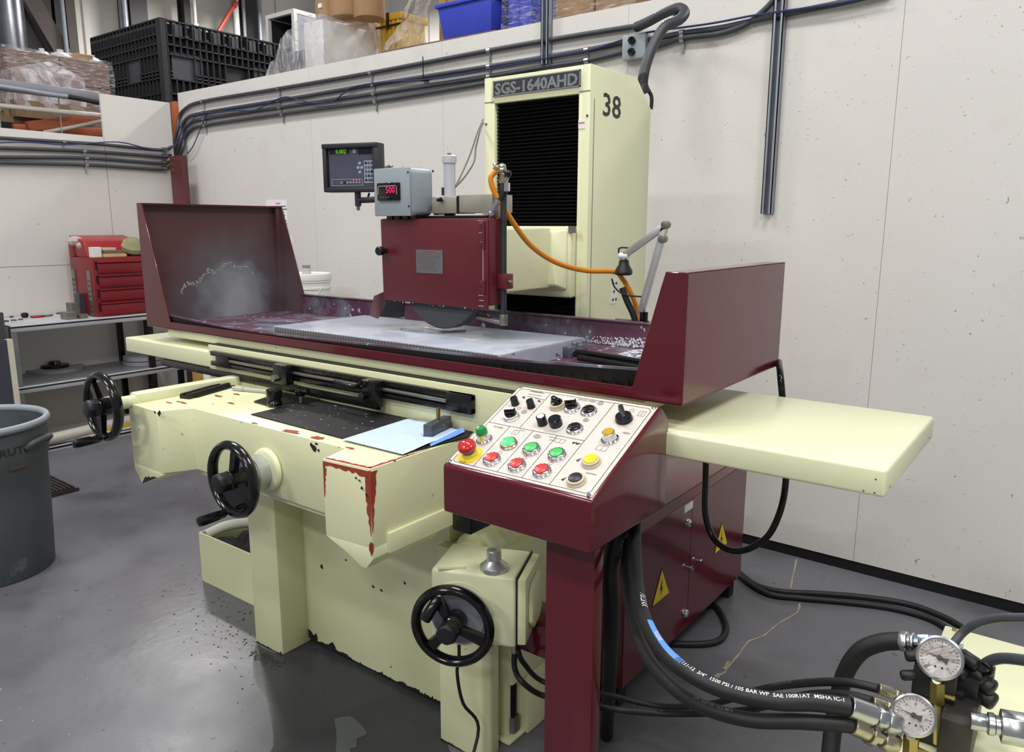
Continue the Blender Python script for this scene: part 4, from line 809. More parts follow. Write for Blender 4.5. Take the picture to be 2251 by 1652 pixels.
# fine-feed gear box with the big wheel
zt = .66; F0 = P(943, 1248, z=zt); ex = V((.924, .382, 0)).normalized(); nf = V((.382, -.924, 0)).normalized(); wB = (P(1145, 1272, z=zt)-F0).dot(ex); dB = (P(981, 1189, z=zt)-F0).dot(-nf)
zbB = .470
def bx(a, b, z): return F0+ex*a-nf*b+Z*(z-zt)
g = G(); g.hexa([bx(0, 0, zbB), bx(wB-.012, 0, zbB), bx(wB-.012, dB+.03, zbB), bx(0, dB+.03, zbB), bx(.004, 0, zt), bx(wB-.012, 0, zt), bx(wB-.012, dB, zt), bx(.004, dB, zt)]); g.build('feed_gearbox', cream_clean, GR, bevel=.010, seg=3)
g = G(); g.hexa([bx(wB-.010, .002, zbB+.01), bx(wB+.012, .006, zbB+.01), bx(wB+.012, dB-.006, zbB+.01), bx(wB-.010, dB-.002, zbB+.01), bx(wB-.010, .002, zt-.004), bx(wB+.012, .006, zt-.004), bx(wB+.012, dB-.006, zt-.004), bx(wB-.010, dB-.002, zt-.004)])
o8 = [(.03, zt-.05), (.055, zt-.028), (dB-.055, zt-.028), (dB-.03, zt-.05), (dB-.03, zbB+.06), (dB-.055, zbB+.035), (.055, zbB+.035), (.03, zbB+.06)]
g.prism([bx(wB+.012, b, z) for b, z in o8], ex*.012); g.build('gearbox_cover', cream, GR, bevel=.004)
g = G(); g.hexa([bx(wB-.0125, -.0008, zbB+.004), bx(wB-.0105, -.0008, zbB+.004), bx(wB-.0105, dB+.0, zbB+.004), bx(wB-.0125, dB+.0, zbB+.004), bx(wB-.0125, -.0008, zt+.0006), bx(wB-.0105, -.0008, zt+.0006), bx(wB-.0105, dB, zt+.0006), bx(wB-.0125, dB, zt+.0006)]); g.build('gasket', ink, GR, smooth=False)
dk = P(1086, 1250, z=zt); g = G(); g.lathe([(.036, 0), (.036, .010), (.033, .012), (.020, .024), (.0185, .026), (.0185, .050), (.017, .052)], dk, Z, 32); dl = g.build('dial_knob', alu, GR)
g = G(); g.text('20', dk+Z*.0525+ex*-.008+nf*.004, ex, -nf, .010); g.build('dial_mark', inkgrey, dl, smooth=False)
a, b = P(962, 1250, z=zt+.001), P(1024, 1247, z=zt+.001); g = G(); g.obox((a+b)/2, (b-a).normalized(), Z.cross((b-a).normalized()), Z, (b-a).length/2, .005, .0008); tp = g.build('tally_plate', M('plate_pinkish', (206, 200, 186), .4), GR, smooth=False)
g = G(); c1 = P(998, 1330, y=-.32); fc = bx(wB*.36, 0, P(1015, 1350, y=F0.y-.02).z)
rr = ray(1012, 1348); t = (F0-CAM).dot(nf)/rr.dot(nf); fc = CAM+rr*t
g = G(); g.lathe([(.075, 0), (.075, .012), (.070, .014), (.068, .020), (.03, .021)], fc, nf, 40); g.build('graduated_dial', M('dial_grey', (142, 144, 156), .35, metal=.2), GR)
g = G(); g.lathe([(.085, 0), (.085, .004), (.0, .004)], fc-nf*.001, nf, 40); g.build('dial_seat', cream_clean, GR)
wc3 = fc+nf*.062; g = G(); g.cyl(fc, wc3, .015, 16); g.build('feed_shaft', steel, GR)
handwheel(wc3, nf, .107, (R(30), R(138), R(250)), R(14), .085, fold=(-.72, .38, .42))
# boss behind the gearbox
p0 = P(1080, 1190, y=-.05); g = G(); g.cyl((p0.x-.02, .05, p0.z-.01), (p0.x+.0, -.13, p0.z-.01), .062, 28); g.cyl((p0.x+.0, -.10, p0.z-.01), (p0.x+.0, -.17, p0.z-.01), .045, 28); g.build('bearing_boss', cream, GR, bevel=.004)
p = P(1032, 1150, y=-.30); g = G(); g.box(p.x-.03, p.x+.028, -.33, -.25, p.z-.014, p.z+.05); g.build('limit_switch', oilblack, GR, bevel=.003)
# cables under the gearbox
g = G(); q = bx(.06, .05, zbB); g.tube(smoothpath([q, q-Z*.08, PD(1005, 1480, dep(q)+.02), PD(1018, 1545, dep(q)+.05), PD(1052, 1600, dep(q)+.10), V((.56, -.30, .03)), V((.64, -.24, .012)), V((.76, -.12, .010))], 6), .0045, 8); tag(g.build('black_cable', rubber), 'thin black cable drooping from below the front gearbox to the floor', 'cable')
q = bx(wB-.03, .06, zbB); g = G(); g.cyl(q-Z*.045, q+Z*.004, .009, 10); g.build('brass_fitting', MATS['valve_nickel'], GR)
hoseA = [q-Z*.04, q-Z*.09, PD(1150, 1500, dep(q)-.02), PD(1200, 1530, dep(q)+.05), PD(1330, 1555, 1.75), PD(1480, 1562, 1.85), PD(1620, 1548, 1.9), PD(1760, 1500, 1.97), PD(1850, 1498, 2.02), PD(1912, 1520, 2.06)]
hoseB = [q-Z*.03+X*.01, PD(1150, 1455, dep(q)+.02), PD(1200, 1500, dep(q)+.12), PD(1340, 1528, 1.85), PD(1460, 1550, 1.95), PD(1560, 1545, 2.0), PD(1680, 1516, 2.05), PD(1800, 1504, 2.08), PD(1860, 1508, 2.08), PD(1935, 1520, 2.08)]
# ================================================================== THINGS ON THE SADDLE
q = [P(552, 905, z=ZS), P(672, 868, z=ZS), P(705, 866, z=ZS), P(1030, 935, z=ZS), P(1048, 945, z=ZS), P(893, 1001, z=ZS)]
q = [V((P(552, 912, z=ZS).x, P(552, 912, z=ZS).y, 0))]
m0, m1, m2, m3, m4 = P(552, 912, z=ZS), P(741, 868, z=ZS), P(1062, 930, z=ZS), P(1030, 962, z=ZS), P(885, 1000, z=ZS)
g = G(); g.prism([p+Z*.0008 for p in (m0, m1, V((m2.x, m1.y, ZS)), m3, m4)], (0, 0, .003)); tag(g.build('rubber_mat', matblk, smooth=False), 'black rubber mat sprinkled with chips on the saddle top', 'mat')
c = [P(u, v, z=ZS) for u, v in ((760, 966), (897, 921), (1000, 948), (985, 968), (888, 999))]
g = G(); n = 12; rows = []
A, B, C_, D = P(752, 966, z=ZS+.005), P(897, 920, z=ZS+.005), P(1020, 946, z=ZS+.005), P(885, 999, z=ZS+.005)
for i in range(n+1):
    f = i/n; rows.append([A*(1-f)*(1-h)+B*(1-f)*h+D*f*(1-h)+C_*f*h+Z*(.001+.0025*math.sin(f*9+h*5)**2*(h > 0)*(f > 0)) for h in [k/n for k in range(n+1)]])
g.sheet(rows); ct = g.build('shop_towel', cloth); tag(ct, 'pale blue paper shop towel lying under the grey block', 'towel')
g = G(); e0, e1_, e2_ = P(945, 975, z=ZS+.008), P(1017, 938, z=ZS+.016), P(1022, 948, z=ZS+.010); g.sheet([[e0, e1_], [e0+V((.01, -.008, -.003)), e2_]]); e0b = P(985, 962, z=ZS+.010); g.sheet([[e0b, P(1014, 944, z=ZS+.014)], [e0b+V((.004, -.006, -.002)), P(1008, 955, z=ZS+.008)]]); g.build('folded_corner', clothdk, ct, smooth=False)
b0, b1 = P(926, 961, z=ZS+.004), P(992, 941, z=ZS+.004); dx_ = (P(949, 963, z=ZS+.004)-b0); ud = (b1-P(949, 963, z=ZS+.004)).normalized(); L = (b1-P(949, 963, z=ZS+.004)).length; un = V((-ud.y, ud.x, 0)); c = P(949, 963, z=ZS+.004)+ud*L/2+un*.012; hB = .034
t = thing('steel_block', 'grey steel block with an upright brass pin on the blue towel', 'block', (c.x, c.y, ZS+.0045)); g = G(); g.obox(c+Z*(hB/2+.001), ud, un, Z, L/2, .013, hB/2); g.obox(c+Z*.003, ud, un, Z, L/2+.001, .014, .003); bb = g.build('body', M('block_grey', (88, 90, 98), .4, metal=.5, var=.1, scale=30), t, bevel=.0015)
g = G(); c2 = c+ud*.004; g.cyl(c2+Z*hB, c2+Z*(hB+.030), .0058, 12); g.cyl(c2+Z*(hB+.030), c2+Z*(hB+.034), .0048, 12); g.build('brass_pin', brass, t)
g = G(); g.cyl(c-un*.0132+ud*.012+Z*.020, c-un*.0128+ud*.012+Z*.020, .0018, 8); g.build('hole', paper, bb)
# wiper block, rod, knobs
a, b = P(398, 878, z=ZS), P(500, 849, z=ZS); d = (b-a).normalized(); n = V((-d.y, d.x, 0)); L = (b-a).length
t = thing('way_wiper_block', 'black slotted bar lying on the left of the saddle top', 'bar', ((a.x+b.x)/2, (a.y+b.y)/2, ZS)); g = G(); c = (a+b)/2+n*-.004
for off, w, h0, h1 in ((.0, .020, .001, .012), (-.012, .006, .012, .017), (.012, .006, .012, .017)): g.obox(c+n*off+Z*((h0+h1)/2), d, n, Z, L/2*.9, w, (h1-h0)/2)
g.build('body', blacksat, t, bevel=.001, seg=1); g = G(); g.obox(c-n*.020+d*.02+Z*.004, d, n, Z, L/2*.85, .006, .002); g.build('wiper_lip', rubber, t, smooth=False)
a, b = P(512, 853, z=ZS+.008), P(588, 860, z=ZS+.008); g = G(); g.cyl(a, a+(b-a)*.3, .0075, 12); g.cyl(a+(b-a)*.3, b, .0055, 12); tag(g.build('steel_rod', M('rod_bright', (196, 200, 198), .35, metal=.6)), 'bright steel rod lying beside the black slotted bar', 'rod')
g = G(); g.prism([p+Z*.001 for p in (P(558, 885, z=ZS), P(625, 862, z=ZS), P(713, 872, z=ZS), P(700, 884, z=ZS), P(608, 898, z=ZS))], (0, 0, .005)); g.build('control_plate', oilblack, GR, bevel=.001, seg=1)
c = P(604, 889, z=ZS+.006); g = G(); g.lathe([(.022, 0), (.024, .008), (.019, .016), (.019, .020), (.024, .022), (.0245, .046), (.021, .050)], c, Z, 24); g.build('throttle_knob', black, GR)
c = P(662, 884, z=ZS+.004); g = G(); g.cyl(c, c+Z*.022, .006, 12, 1); g.lathe([(.014, .022), (.017, .028), (.017, .040), (.012, .046)], c, Z, 14, 0); g.tube([c+Z*.038, c+Z*.040+V((.03, -.004, 0)), c+Z*.042+V((.045, -.006, 0))], [.009, .007, .008], 10, 0); g.build('reversing_lever', [black, steel], GR)
# ================================================================== MAGNETIC CHUCK
c0, c1 = P(600, 716, z=1.1636), P(1278.6, 741, z=1.1636); hx0, hx1, hy0, hy1, hz0, hz1 = c0.x, c1.x+.004, -.045, .376, 1.1152, 1.1636
t = thing('magnetic_chuck', 'long pale magnetic chuck wet with white coolant under the wheel', 'chuck', ((hx0+hx1)/2, (hy0+hy1)/2, hz0))
g = G(); g.box(hx0, hx1, hy0, hy1, hz0, hz1); g.build('body', [chuckm], t, bevel=.002)
g = G()
for k in range(74): x = hx0+.008+(hx1-hx0-.016)*k/73; g.box(x-.0012, x+.0012, hy0-.0012, hy0, hz0+.004, hz1-.003)
stuff(g.build('pole_lamination', lam, t, smooth=False))
g = G()
for k in range(73): x = hx0+.008+(hx1-hx0-.016)*(k+.5)/73; g.box(x-.0052, x+.0052, hy0-.0008, hy0, hz0+.004, hz1-.003)
stuff(g.build('pole_piece', M('pole_grey', (128, 128, 134), .4, metal=.4), t, smooth=False))
g = G(); g.box(hx1, hx1+.001, hy0+.006, hy1-.06, hz0, hz1-.004); g.build('side_plate', chuckside, t, smooth=False)
g = G(); g.box(hx1, hx1+.03, .26, .36, hz0-.002, hz0+.034); g.cyl((hx1+.02, .30, hz0+.03), (hx1+.02, .30, hz0+.045), .012, 6); g.build('end_clamp', M('clamp_wet', (120, 122, 140), .25, metal=.6, var=.3, scale=30), t, bevel=.003)
# coolant pool under the wheel
cc = P(948, 722, z=hz1+.001); g = G(); nseg = 48; rows = []
for r_, h in ((0, .002), (.5, .0035), (.8, .003), (.93, .006), (1.0, .005), (1.02, .0006)): rows.append([(cc.x+(.118+.012*math.sin(3*a)+.006*math.sin(7*a))*r_*math.cos(a), cc.y+(.088+.01*math.sin(2*a+1)+.004*math.sin(9*a))*r_*math.sin(a), hz1+h+.001*math.sin(a*11)) for a in [2*math.pi*i/nseg for i in range(nseg+1)]])
g.sheet(rows[:-2]); g.sheet(rows[-3:], 1); tag(stuff(g.build('coolant_pool', [waterm, M('foam_edge', (150, 157, 176), .3)])), 'round pool of milky coolant on the chuck below the wheel', 'coolant')
# ================================================================== CONTROL CONSOLE
x0, x1, y0, y1, y2 = .616, 1.007, -.437, -.146, -.107
K = thing('control_console', 'maroon control console with a sloping button panel on a square post', 'console', ((x0+x1)/2, -.3, 0))
g = G(); g.prism([(x0, y0, .87), (x0, y0, .98), (x0, y1, 1.115), (x0, y2, 1.08), (x0, y2, .87)], (x1-x0, 0, 0)); g.build('housing', maroon, K, bevel=.006, seg=3)
po0, po1 = P(1199, 1300, y=-.35).x, P(1306, 1300, y=-.35).x
g = G(); g.box(po0, po1, -.35, -.312, 0.0, .872); g.build('post', maroon, K, bevel=.003)
g = G(); g.box(po0-.12, po1+.12, -.45, -.2, 0, .012); g.build('foot_plate', maroon, K, bevel=.002)
pb = P(1185, 1340, y=-.16); g = G(); za_, zb_ = P(1185, 1363, y=-.16).z, P(1185, 1443, y=-.16).z; yk_ = P(1185, 1318, z=za_).y; g.box(.53, .78, -.16, yk_, zb_, za_); g.prism([(.74, -.16, zb_), (.78, -.16, zb_), (po0+.03, -.32, zb_), (po0+.002, -.32, zb_)], (0, 0, za_-zb_)); g.build('mounting_arm', maroon, K, bevel=.002)
uy = V((0, y1-y0, .135)).normalized(); ux = X; un = ux.cross(uy); O0 = V((x0, y0, .98)); LP = V((0, y1-y0, .135)).length
def PP(u, v, off=0.0):
    r = ray(u, v); o = O0+un*off; t = (o-CAM).dot(un)/r.dot(un); return CAM+r*t
def PL(s, t, off=0.0): return O0+ux*s+uy*t+un*off
WP = x1-x0
g = G(); m_ = .007; g.hexa([PL(m_, m_+.002), PL(WP-m_, m_+.002), PL(WP-m_, LP-m_), PL(m_, LP-m_), PL(m_, m_+.002, .0022), PL(WP-m_, m_+.002, .0022), PL(WP-m_, LP-m_, .0022), PL(m_, LP-m_, .0022)]); face = g.build('face_plate', lexan, K, bevel=.0006, seg=1)
OFF = .0022
g = G()
def line(a, b, w=.0007, m=0):
    a, b = V(a), V(b); d = (b-a).normalized(); n = un.cross(d)*w; k = un*.0003; g.add([a-n+k, b-n+k, b+n+k, a+n+k], [(0, 1, 2, 3)], m)
bd = .016; cr = [(bd+.008, bd), (WP-bd-.008, bd), (WP-bd, bd+.008), (WP-bd, LP-bd-.008), (WP-bd-.008, LP-bd), (bd+.008, LP-bd), (bd, LP-bd-.008), (bd, bd+.008)]
for i in range(8): line(PL(*cr[i], OFF), PL(*cr[(i+1) % 8], OFF))
def st(u, v): p = PP(u, v, OFF)-PL(0, 0, OFF); return p.dot(ux), p.dot(uy)
sh = st(1074, 927)[1]; sh = (sh+st(1281, 968)[1])/2
vx = [st(1213, 862)[0]*.5+st(1142, 941)[0]*.5, st(1119, 939)[0]*.5+st(1040, 1025)[0]*.5, st(1171, 946)[0]*.5+st(1093, 1038)[0]*.5, st(1223, 959)[0]*.5+st(1146, 1051)[0]*.5, st(1354, 884)[0]*.5+st(1206, 1065)[0]*.5]
line(PL(bd, sh, OFF), PL(vx[4], sh, OFF)); line(PL(vx[0], sh, OFF), PL(vx[0], LP-bd, OFF)); line(PL(vx[4], bd, OFF), PL(vx[4], LP-bd, OFF))
for q in vx[1:4]: line(PL(q, bd, OFF), PL(q, sh, OFF))
def txt(s, u, v, h, m=0, center=True): g.text(s, PP(u, v, OFF), ux, uy, h, m, lift=.0004, center=center)
for s, u, v, h in (('CROSS FEED', 1290, 880, .0062), ('POWER', 1096, 939, .0055), ('FEED', 1377, 952, .0055), ('DOWN', 1299, 1041, .0050)): txt(s, u, v, h)
def ringm(u, v, r, m=0, sx=1.0, n=20, w=.0006):
    c = PP(u, v, OFF+.0003); pts = [c+ux*(r*sx*math.cos(2*math.pi*i/n))+uy*(r*math.sin(2*math.pi*i/n)) for i in range(n)]
    for i in range(n): line(pts[i], pts[(i+1) % n], w, m)
for (u, v) in ((1100, 994), (1154, 1006), (1210, 1018)): ringm(u, v, .0042, 2)
ringm(1141, 897, .0045, 2); ringm(1389, 902, .005, 2)
for (u, v, r, sx) in ((1320, 886, .006, 1.2), (1288, 923, .0055, 1.2), (1181, 959, .006, 1.5), (1152, 905, .006, 1.2)): ringm(u, v, r, 1, sx); ringm(u, v, r*.5, 1, sx)
for (u, v, w, h) in ((1323, 985, .012, .008), (1231, 969, .012, .006), (1133, 950, .007, .008), (1411, 909, .007, .009)):
    c = PP(u, v, OFF); a = [c-ux*w-uy*h, c+ux*w-uy*h, c+ux*w+uy*h, c-ux*w+uy*h]
    for i in range(4): line(a[i], a[(i+1) % 4], .0005, 1)
    line(c-uy*h*.9, c+uy*h*.9, .0005, 1)
for k, (u, v, w) in enumerate(((1180, 862, .022), (1176, 868, .02), (1172, 873, .018), (1186, 877, .014), (1181, 861, .016), (1215, 961, .010), (1213, 967, .006), (1148, 946, .006))):
    c = PP(u, v, OFF); line(c-ux*w, c+ux*w, .0009, 1)
for (u, v, a) in ((1152, 874, -.6), (1186, 882, -.5), (1273, 1010, 1.2), (1240, 1052, 1.2), (1264, 973, .3), (1272, 975, .3)):
    c = PP(u, v, OFF); d = ux*math.cos(a)+uy*math.sin(a); n = un.cross(d); k = un*.0004; g.add([c+d*.007+k, c-d*.006+n*.004+k, c-d*.006-n*.004+k], [(0, 1, 2)])
g.build('legend_print', [ink, inkgrey, inkred], face, smooth=False)
for s, t_ in ((.014, .013), (WP-.014, .013), (WP-.014, LP-.012), (.014, LP-.012)):
    g = G(); g.lathe([(.0052, 0), (.0052, .002), (.003, .0042)], PL(s, t_, OFF), un, 12); g.build('panel_screw', chrome, K)
def knurl(base, r, h, n=24): return [(r, 0), (r*1.06, h*.2), (r*1.06, h*.55), (r*.94, h)]
def pushbutton(u, v, cap, bez=chrome, r=.0182, h=.010, name='push_button', ch=.0015, oct=False):
    c = PP(u, v, OFF); g = G(); g.lathe([(r*1.12, 0), (r*1.12, .003), (r*1.0, .0045), (r*1.02, h*.9), (r*.94, h), (r*.80, h), (r*.78, h-.002), (0, h-.002)], c, un, 28); b = g.build(name, bez, K)
    g = G(); g.lathe([(r*.78, h-.0025), (r*.76, h+ch), (r*.68, h+ch+.0008), (0, h+ch+.001)], c, un, 28); g.build('button_cap', cap, b)
    g = G()
    for i in range(14):
        a = 2*math.pi*i/14; d = ux*math.cos(a)+uy*math.sin(a); g.obox(c+d*(r*1.02)+un*(h*.55), d, un.cross(d), un, .0012, .0014, h*.35)
    if bez is chrome: g.build('bezel_grip', chrome, b)
    return b
for u, v in ((1082, 1012), (1137, 1025), (1192, 1038)): pushbutton(u, v, red_btn)
for u, v in ((1169, 990), (1225, 1002)): pushbutton(u, v, green_btn)
pushbutton(1119, 977, green_lit, MATS['valve_nickel'])
pushbutton(1300, 1017, yellow_btn, beige, r=.0185, h=.011)
pushbutton(1267, 1058, M('button_black', (36, 38, 44), .35), beige, r=.0185, h=.011)
# pilot lamps
def lamp(u, v, col, dome):
    c = PP(u, v, OFF); g = G(); g.lathe([(.0195, 0), (.0195, .003), (.0170, .0045), (.0155, .006), (.0138, .021), (.0120, .0215)], c, un, 24); b = g.build('pilot_lamp', chrome, K)
    g = G()
    if dome: g.lathe([(.0138, .0205), (.0142, .026), (.0128, .032), (.009, .037), (.0, .039)], c, un, 24)
    else: g.lathe([(.0118, .021), (.0116, .0235), (.0, .0245)], c, un, 24)
    g.build('lens', col, b)
lamp(1065, 967, green_dome, True); lamp(1341, 966, amber, False)
# emergency stop
c = PP(1033, 999, OFF); g = G(); g.lathe([(.030, 0), (.030, .0012), (.0, .0012)], c, un, 36); es = g.build('emergency_stop', yellow_ring, K); es['label'] = 'red mushroom emergency stop on a yellow ring'
g = G(); g.lathe([(.0185, .001), (.0185, .008), (.016, .009)], c, un, 28); g.build('collar', M('estop_yellow', (222, 206, 90), .4), es)
g = G(); g.cyl(c+un*.008, c+un*.018, .0135, 20); g.build('neck', M('estop_green', (92, 150, 118), .4), es)
g = G(); g.lathe([(.0150, .016), (.0205, .019), (.0215, .024), (.0195, .031), (.012, .0365), (.0, .038)], c, un, 32); g.build('mushroom', red_dome, es)
g = G(); g.text('STOP', c-uy*.0275+un*.0014, ux, uy, .0052, center=True); g.build('legend_print', ink, es, smooth=False)
# pots, selectors, rotary switch
for u, v in ((1133, 888), (1168, 894)):
    c = PP(u, v, OFF); g = G(); g.lathe([(.0105, 0), (.0100, .002), (.0088, .019), (.0078, .020)], c, un, 16); g.obox(c+un*.011+uy*.009, ux, uy, un, .001, .001, .009); b = g.build('potentiometer_knob', black, K)
c = PP(1193, 931, OFF); g = G(); g.lathe([(.0125, 0), (.0120, .003), (.0115, .021), (.0105, .022)], c, un, 20); b = g.build('potentiometer_knob', black, K); b['label'] = 'black knob with a silver top'; g = G(); g.lathe([(.0085, .0215), (.0085, .0226), (0, .0226)], c, un, 20); g.build('knob_top', whitepl, b)
def selector(u, v, bez, ang, r=.0178, top=None, hh=.020, base_h=.009):
    c = PP(u, v, OFF); g = G(); g.lathe([(r*1.1, 0), (r*1.1, .0025), (r, .004), (r*.98, base_h), (r*.75, base_h+.001), (0, base_h+.001)], c, un, 26); b = g.build('selector_switch', bez, K)
    d = ux*math.cos(ang)+uy*math.sin(ang); n = un.cross(d); g = G(); g.lathe([(r*.80, base_h), (r*.78, base_h+.004), (0, base_h+.004)], c, un, 22); g.hexa([c+d*(-r*.78)-n*.0065+un*(base_h+.003), c+d*(r*.78)-n*.0065+un*(base_h+.003), c+d*(r*.78)+n*.0065+un*(base_h+.003), c+d*(-r*.78)+n*.0065+un*(base_h+.003), c+d*(-r*.7)-n*.004+un*hh, c+d*(r*.7)-n*.004+un*hh, c+d*(r*.7)+n*.004+un*hh, c+d*(-r*.7)+n*.004+un*hh]); g.build('selector_grip', black, b, bevel=.0012)
    if top: g = G(); g.hexa([c+d*(s1*r*.66)+n*(s2*.0036)+un*(hh+z) for z in (.0001, .0010) for s1, s2 in ((-1, -1), (1, -1), (1, 1), (-1, 1))]); g.build('pointer', top, b, smooth=False)
selector(1125, 917, M('bezel_satin', (200, 200, 200), .35, metal=.7), .35, top=whitepl, hh=.026)
selector(1226, 893, beige, -.35, hh=.026, base_h=.011); selector(1258, 898, chrome, .35, top=whitepl, hh=.027); selector(1295, 905, chrome, .4, hh=.013, base_h=.007); selector(1264, 944, chrome, .3, hh=.013, base_h=.007)
c = PP(1224, 938, OFF); g = G(); g.lathe([(.0180, 0), (.0180, .004), (.0150, .0055)], c, un, 26, 1); g.lathe([(.0150, .0055), (.0158, .008), (.0150, .024), (.0135, .0255), (0, .0255)], c, un, 26, 0); g.build('rotary_knob', [black, whitepl], K)
c = PP(1372, 922, OFF); g = G(); g.lathe([(.0195, 0), (.0200, .004), (.0175, .012), (.0, .012)], c, un, 26); b = g.build('cam_switch', black, K); b['label'] = 'black rotary cam switch with a pointed handle'
d = (ux*math.cos(R(128))+uy*math.sin(R(128))); n = un.cross(d); g = G(); g.hexa([c-d*.026-n*.005+un*.010, c+d*.026-n*.007+un*.010, c+d*.026+n*.007+un*.010, c-d*.026+n*.005+un*.010, c-d*.024-n*.003+un*.026, c+d*.024-n*.005+un*.026, c+d*.024+n*.005+un*.026, c-d*.024+n*.003+un*.026]); g.build('switch_handle', blacksat, b, bevel=.0018)
# ================================================================== ELECTRICAL CABINET
ex1, ey0, ey1 = .705, .276, 1.289
E_ = thing('electrical_cabinet', 'low maroon electrical cabinet with two yellow warning signs, by the wall', 'cabinet', (.55, .78, 0))
g = G(); g.prism([(ex1-.34, ey0, .08), (ex1-.34, ey0, .600), (ex1-.015, ey0, .600), (ex1-.003, ey0, .580), (ex1-.003, ey0, .08)], (0, ey1-ey0, 0)); g.build('body', maroon, E_, bevel=.003)
ym = P(1523, 1100, x=ex1).y
for a, b in ((ey0+.004, ym-.0015), (ym+.0015, ey1-.003)):
    g = G(); g.box(ex1-.003, ex1, a, b, .084, .572); g.build('door', maroon, E_, bevel=.001, seg=1)
g = G(); g.box(ex1-.0165, ex1-.0145, ey0+.002, ey1-.002, .5995, .6012); g.build('lid_seam', toekick, E_, smooth=False)
g = G(); g.prism([(ex1-.30, ey0+.02, 0), (ex1-.02, ey0+.02, 0), (ex1-.02, ey0+.02, .08), (ex1-.30, ey0+.02, .08)], (0, .05, 0)); g.build('foot', toekick, E_, smooth=False); g = G(); g.box(ex1-.30, ex1-.02, ey1-.07, ey1-.02, 0, .08); g.build('foot', toekick, E_, smooth=False)
for u, v in ((1510, 1148), (1505, 1347)):
    c = P(u, v, x=ex1); g = G(); g.lathe([(.016, 0), (.016, .004), (.013, .012), (.006, .013)], c, X, 20); g.build('lock', chrome, E_)
for u, v in ((1513, 1246), (1534, 1231)):
    c = P(u, v, x=ex1); g = G(); g.cyl(c, c+X*.012, .005, 10); g.cyl(c+X*.012, c+X*.018, .010, 14); g.build('knob', chrome, E_)
def sign(ap, rt, lf):
    a, b, c = (P(*q, x=ex1+.0008) for q in (ap, rt, lf)); g = G(); cen = (a+b+c)/3; g.prism([cen+(p-cen)*1.10 for p in (a, b, c)], X*.0004); g2 = g.build('warning_sign', ink, E_, smooth=False)
    g = G(); g.prism([p+X*.0006 for p in (a, b, c)], X*.0004); g.build('sign_face', signyel, g2, smooth=False)
    up = a-(b+c)/2; rt_ = (b-c); f = lambda s, t: cen+rt_*s+up*t+X*.0014
    g = G(); g.prism([f(.03, .42), f(-.10, -.0), f(.0, .02), f(-.06, -.22), f(.10, .08), f(.01, .06)], X*.0003); g.build('bolt_symbol', ink, g2, smooth=False)
sign((1455, 1252), (1470, 1302), (1434, 1332)); sign((1587, 1150), (1598, 1193), (1571, 1216))
a, b = P(1504, 1128, x=ex1), P(1523, 1103, x=ex1); g = G(); g.box(ex1, ex1+.0008, a.y, b.y, P(1504, 1128, x=ex1).z, P(1504, 1112, x=ex1).z); g.build('sticker', paper, E_, smooth=False)
# ================================================================== GREY BOX AND READOUT ON THE HEAD
yb = .10; a, b = P(823, 370, y=yb), P(901, 474, y=yb); xr = P(901, 400, y=yb).x; xl = P(824, 400, y=yb).x; zT, zB_ = P(860, 369, y=yb).z, P(860, 474, y=yb).z
t = thing('control_box', 'grey sheet-metal control box with a red digital display on the wheel guard', 'box', ((xl+xr)/2, yb+.06, zB_)); yd = P(955, 400, x=xr).y
g = G(); g.box(xl+.001, xr-.0005, yb+.002, yd, zB_, zT-.001); g.build('body', greybox, t, bevel=.018, seg=4); g = G(); g.box(xl-.001, xr+.001, yb-.004, yb+.004, zB_-.001, zT); g.build('lid', greybox, t, bevel=.003)
a, b = P(833, 403, y=yb-.004), P(881, 440, y=yb-.004); g = G(); g.box(a.x, b.x, yb-.014, yb-.004, b.z, a.z); g.cyl(((a.x+b.x)/2-.012, yb-.009, a.z-.004), ((a.x+b.x)/2+.018, yb-.009, a.z-.004), .006, 10); ds = g.build('digital_meter', black, t, bevel=.002)
g = G(); a2, b2 = P(848, 410, y=yb-.0145), P(868, 424, y=yb-.0145); mid = (a2+b2)/2; g.text('500', (mid.x, yb-.0145, mid.z), X, Z, (a2.z-b2.z)*.95, center=True, wfit=None); g.build('digits', led_red, ds, smooth=False)
g = G(); g.box(a.x+.005, b.x-.006, yb-.0146, yb-.0138, a.z-.011, a.z-.008); g.box(a.x+.005, a.x+.008, yb-.0146, yb-.0138, a.z-.036, a.z-.008); g.box(b.x-.009, b.x-.006, yb-.0146, yb-.0138, a.z-.036, a.z-.008)
for k in range(4): g.ball((a.x+.018+.011*k, yb-.0145, b.z+.010), .0018, n=6)
g.build('meter_trim', M('trim_grey', (150, 146, 138), .4), ds, smooth=False)
g = G(); c = P(857, 368, y=yb+.02); g.cyl((c.x-.008, yb+.02, zT-.002), (c.x-.008, yb+.02, zT+.008), .011, 8); g.tube([(c.x-.008, yb+.02, zT+.008), (c.x+.002, yb+.018, zT+.009), (c.x+.016, yb+.016, zT+.006)], .004, 8); g.build('cable_gland', MATS['valve_nickel'], t)
g = G()
for u, v in ((897, 378), (899, 453)): c = P(u, v, y=yb-.004); g.cyl(c-Y*.002, c, .003, 8)
for u, v in ((951, 376), (952, 460)): c = P(u, v, x=xr); g.cyl(c, c+X*.002, .004, 8)
g.build('screw', ink, t)
g = G()
for k in range(4): x = xl+.03+(xr-xl-.05)*k/3; g.box(x-.012, x+.012, yb+.03, yb+.09, wz1-.001, zB_+.002)
g.build('mounting_foot', oilblack, t, smooth=False)
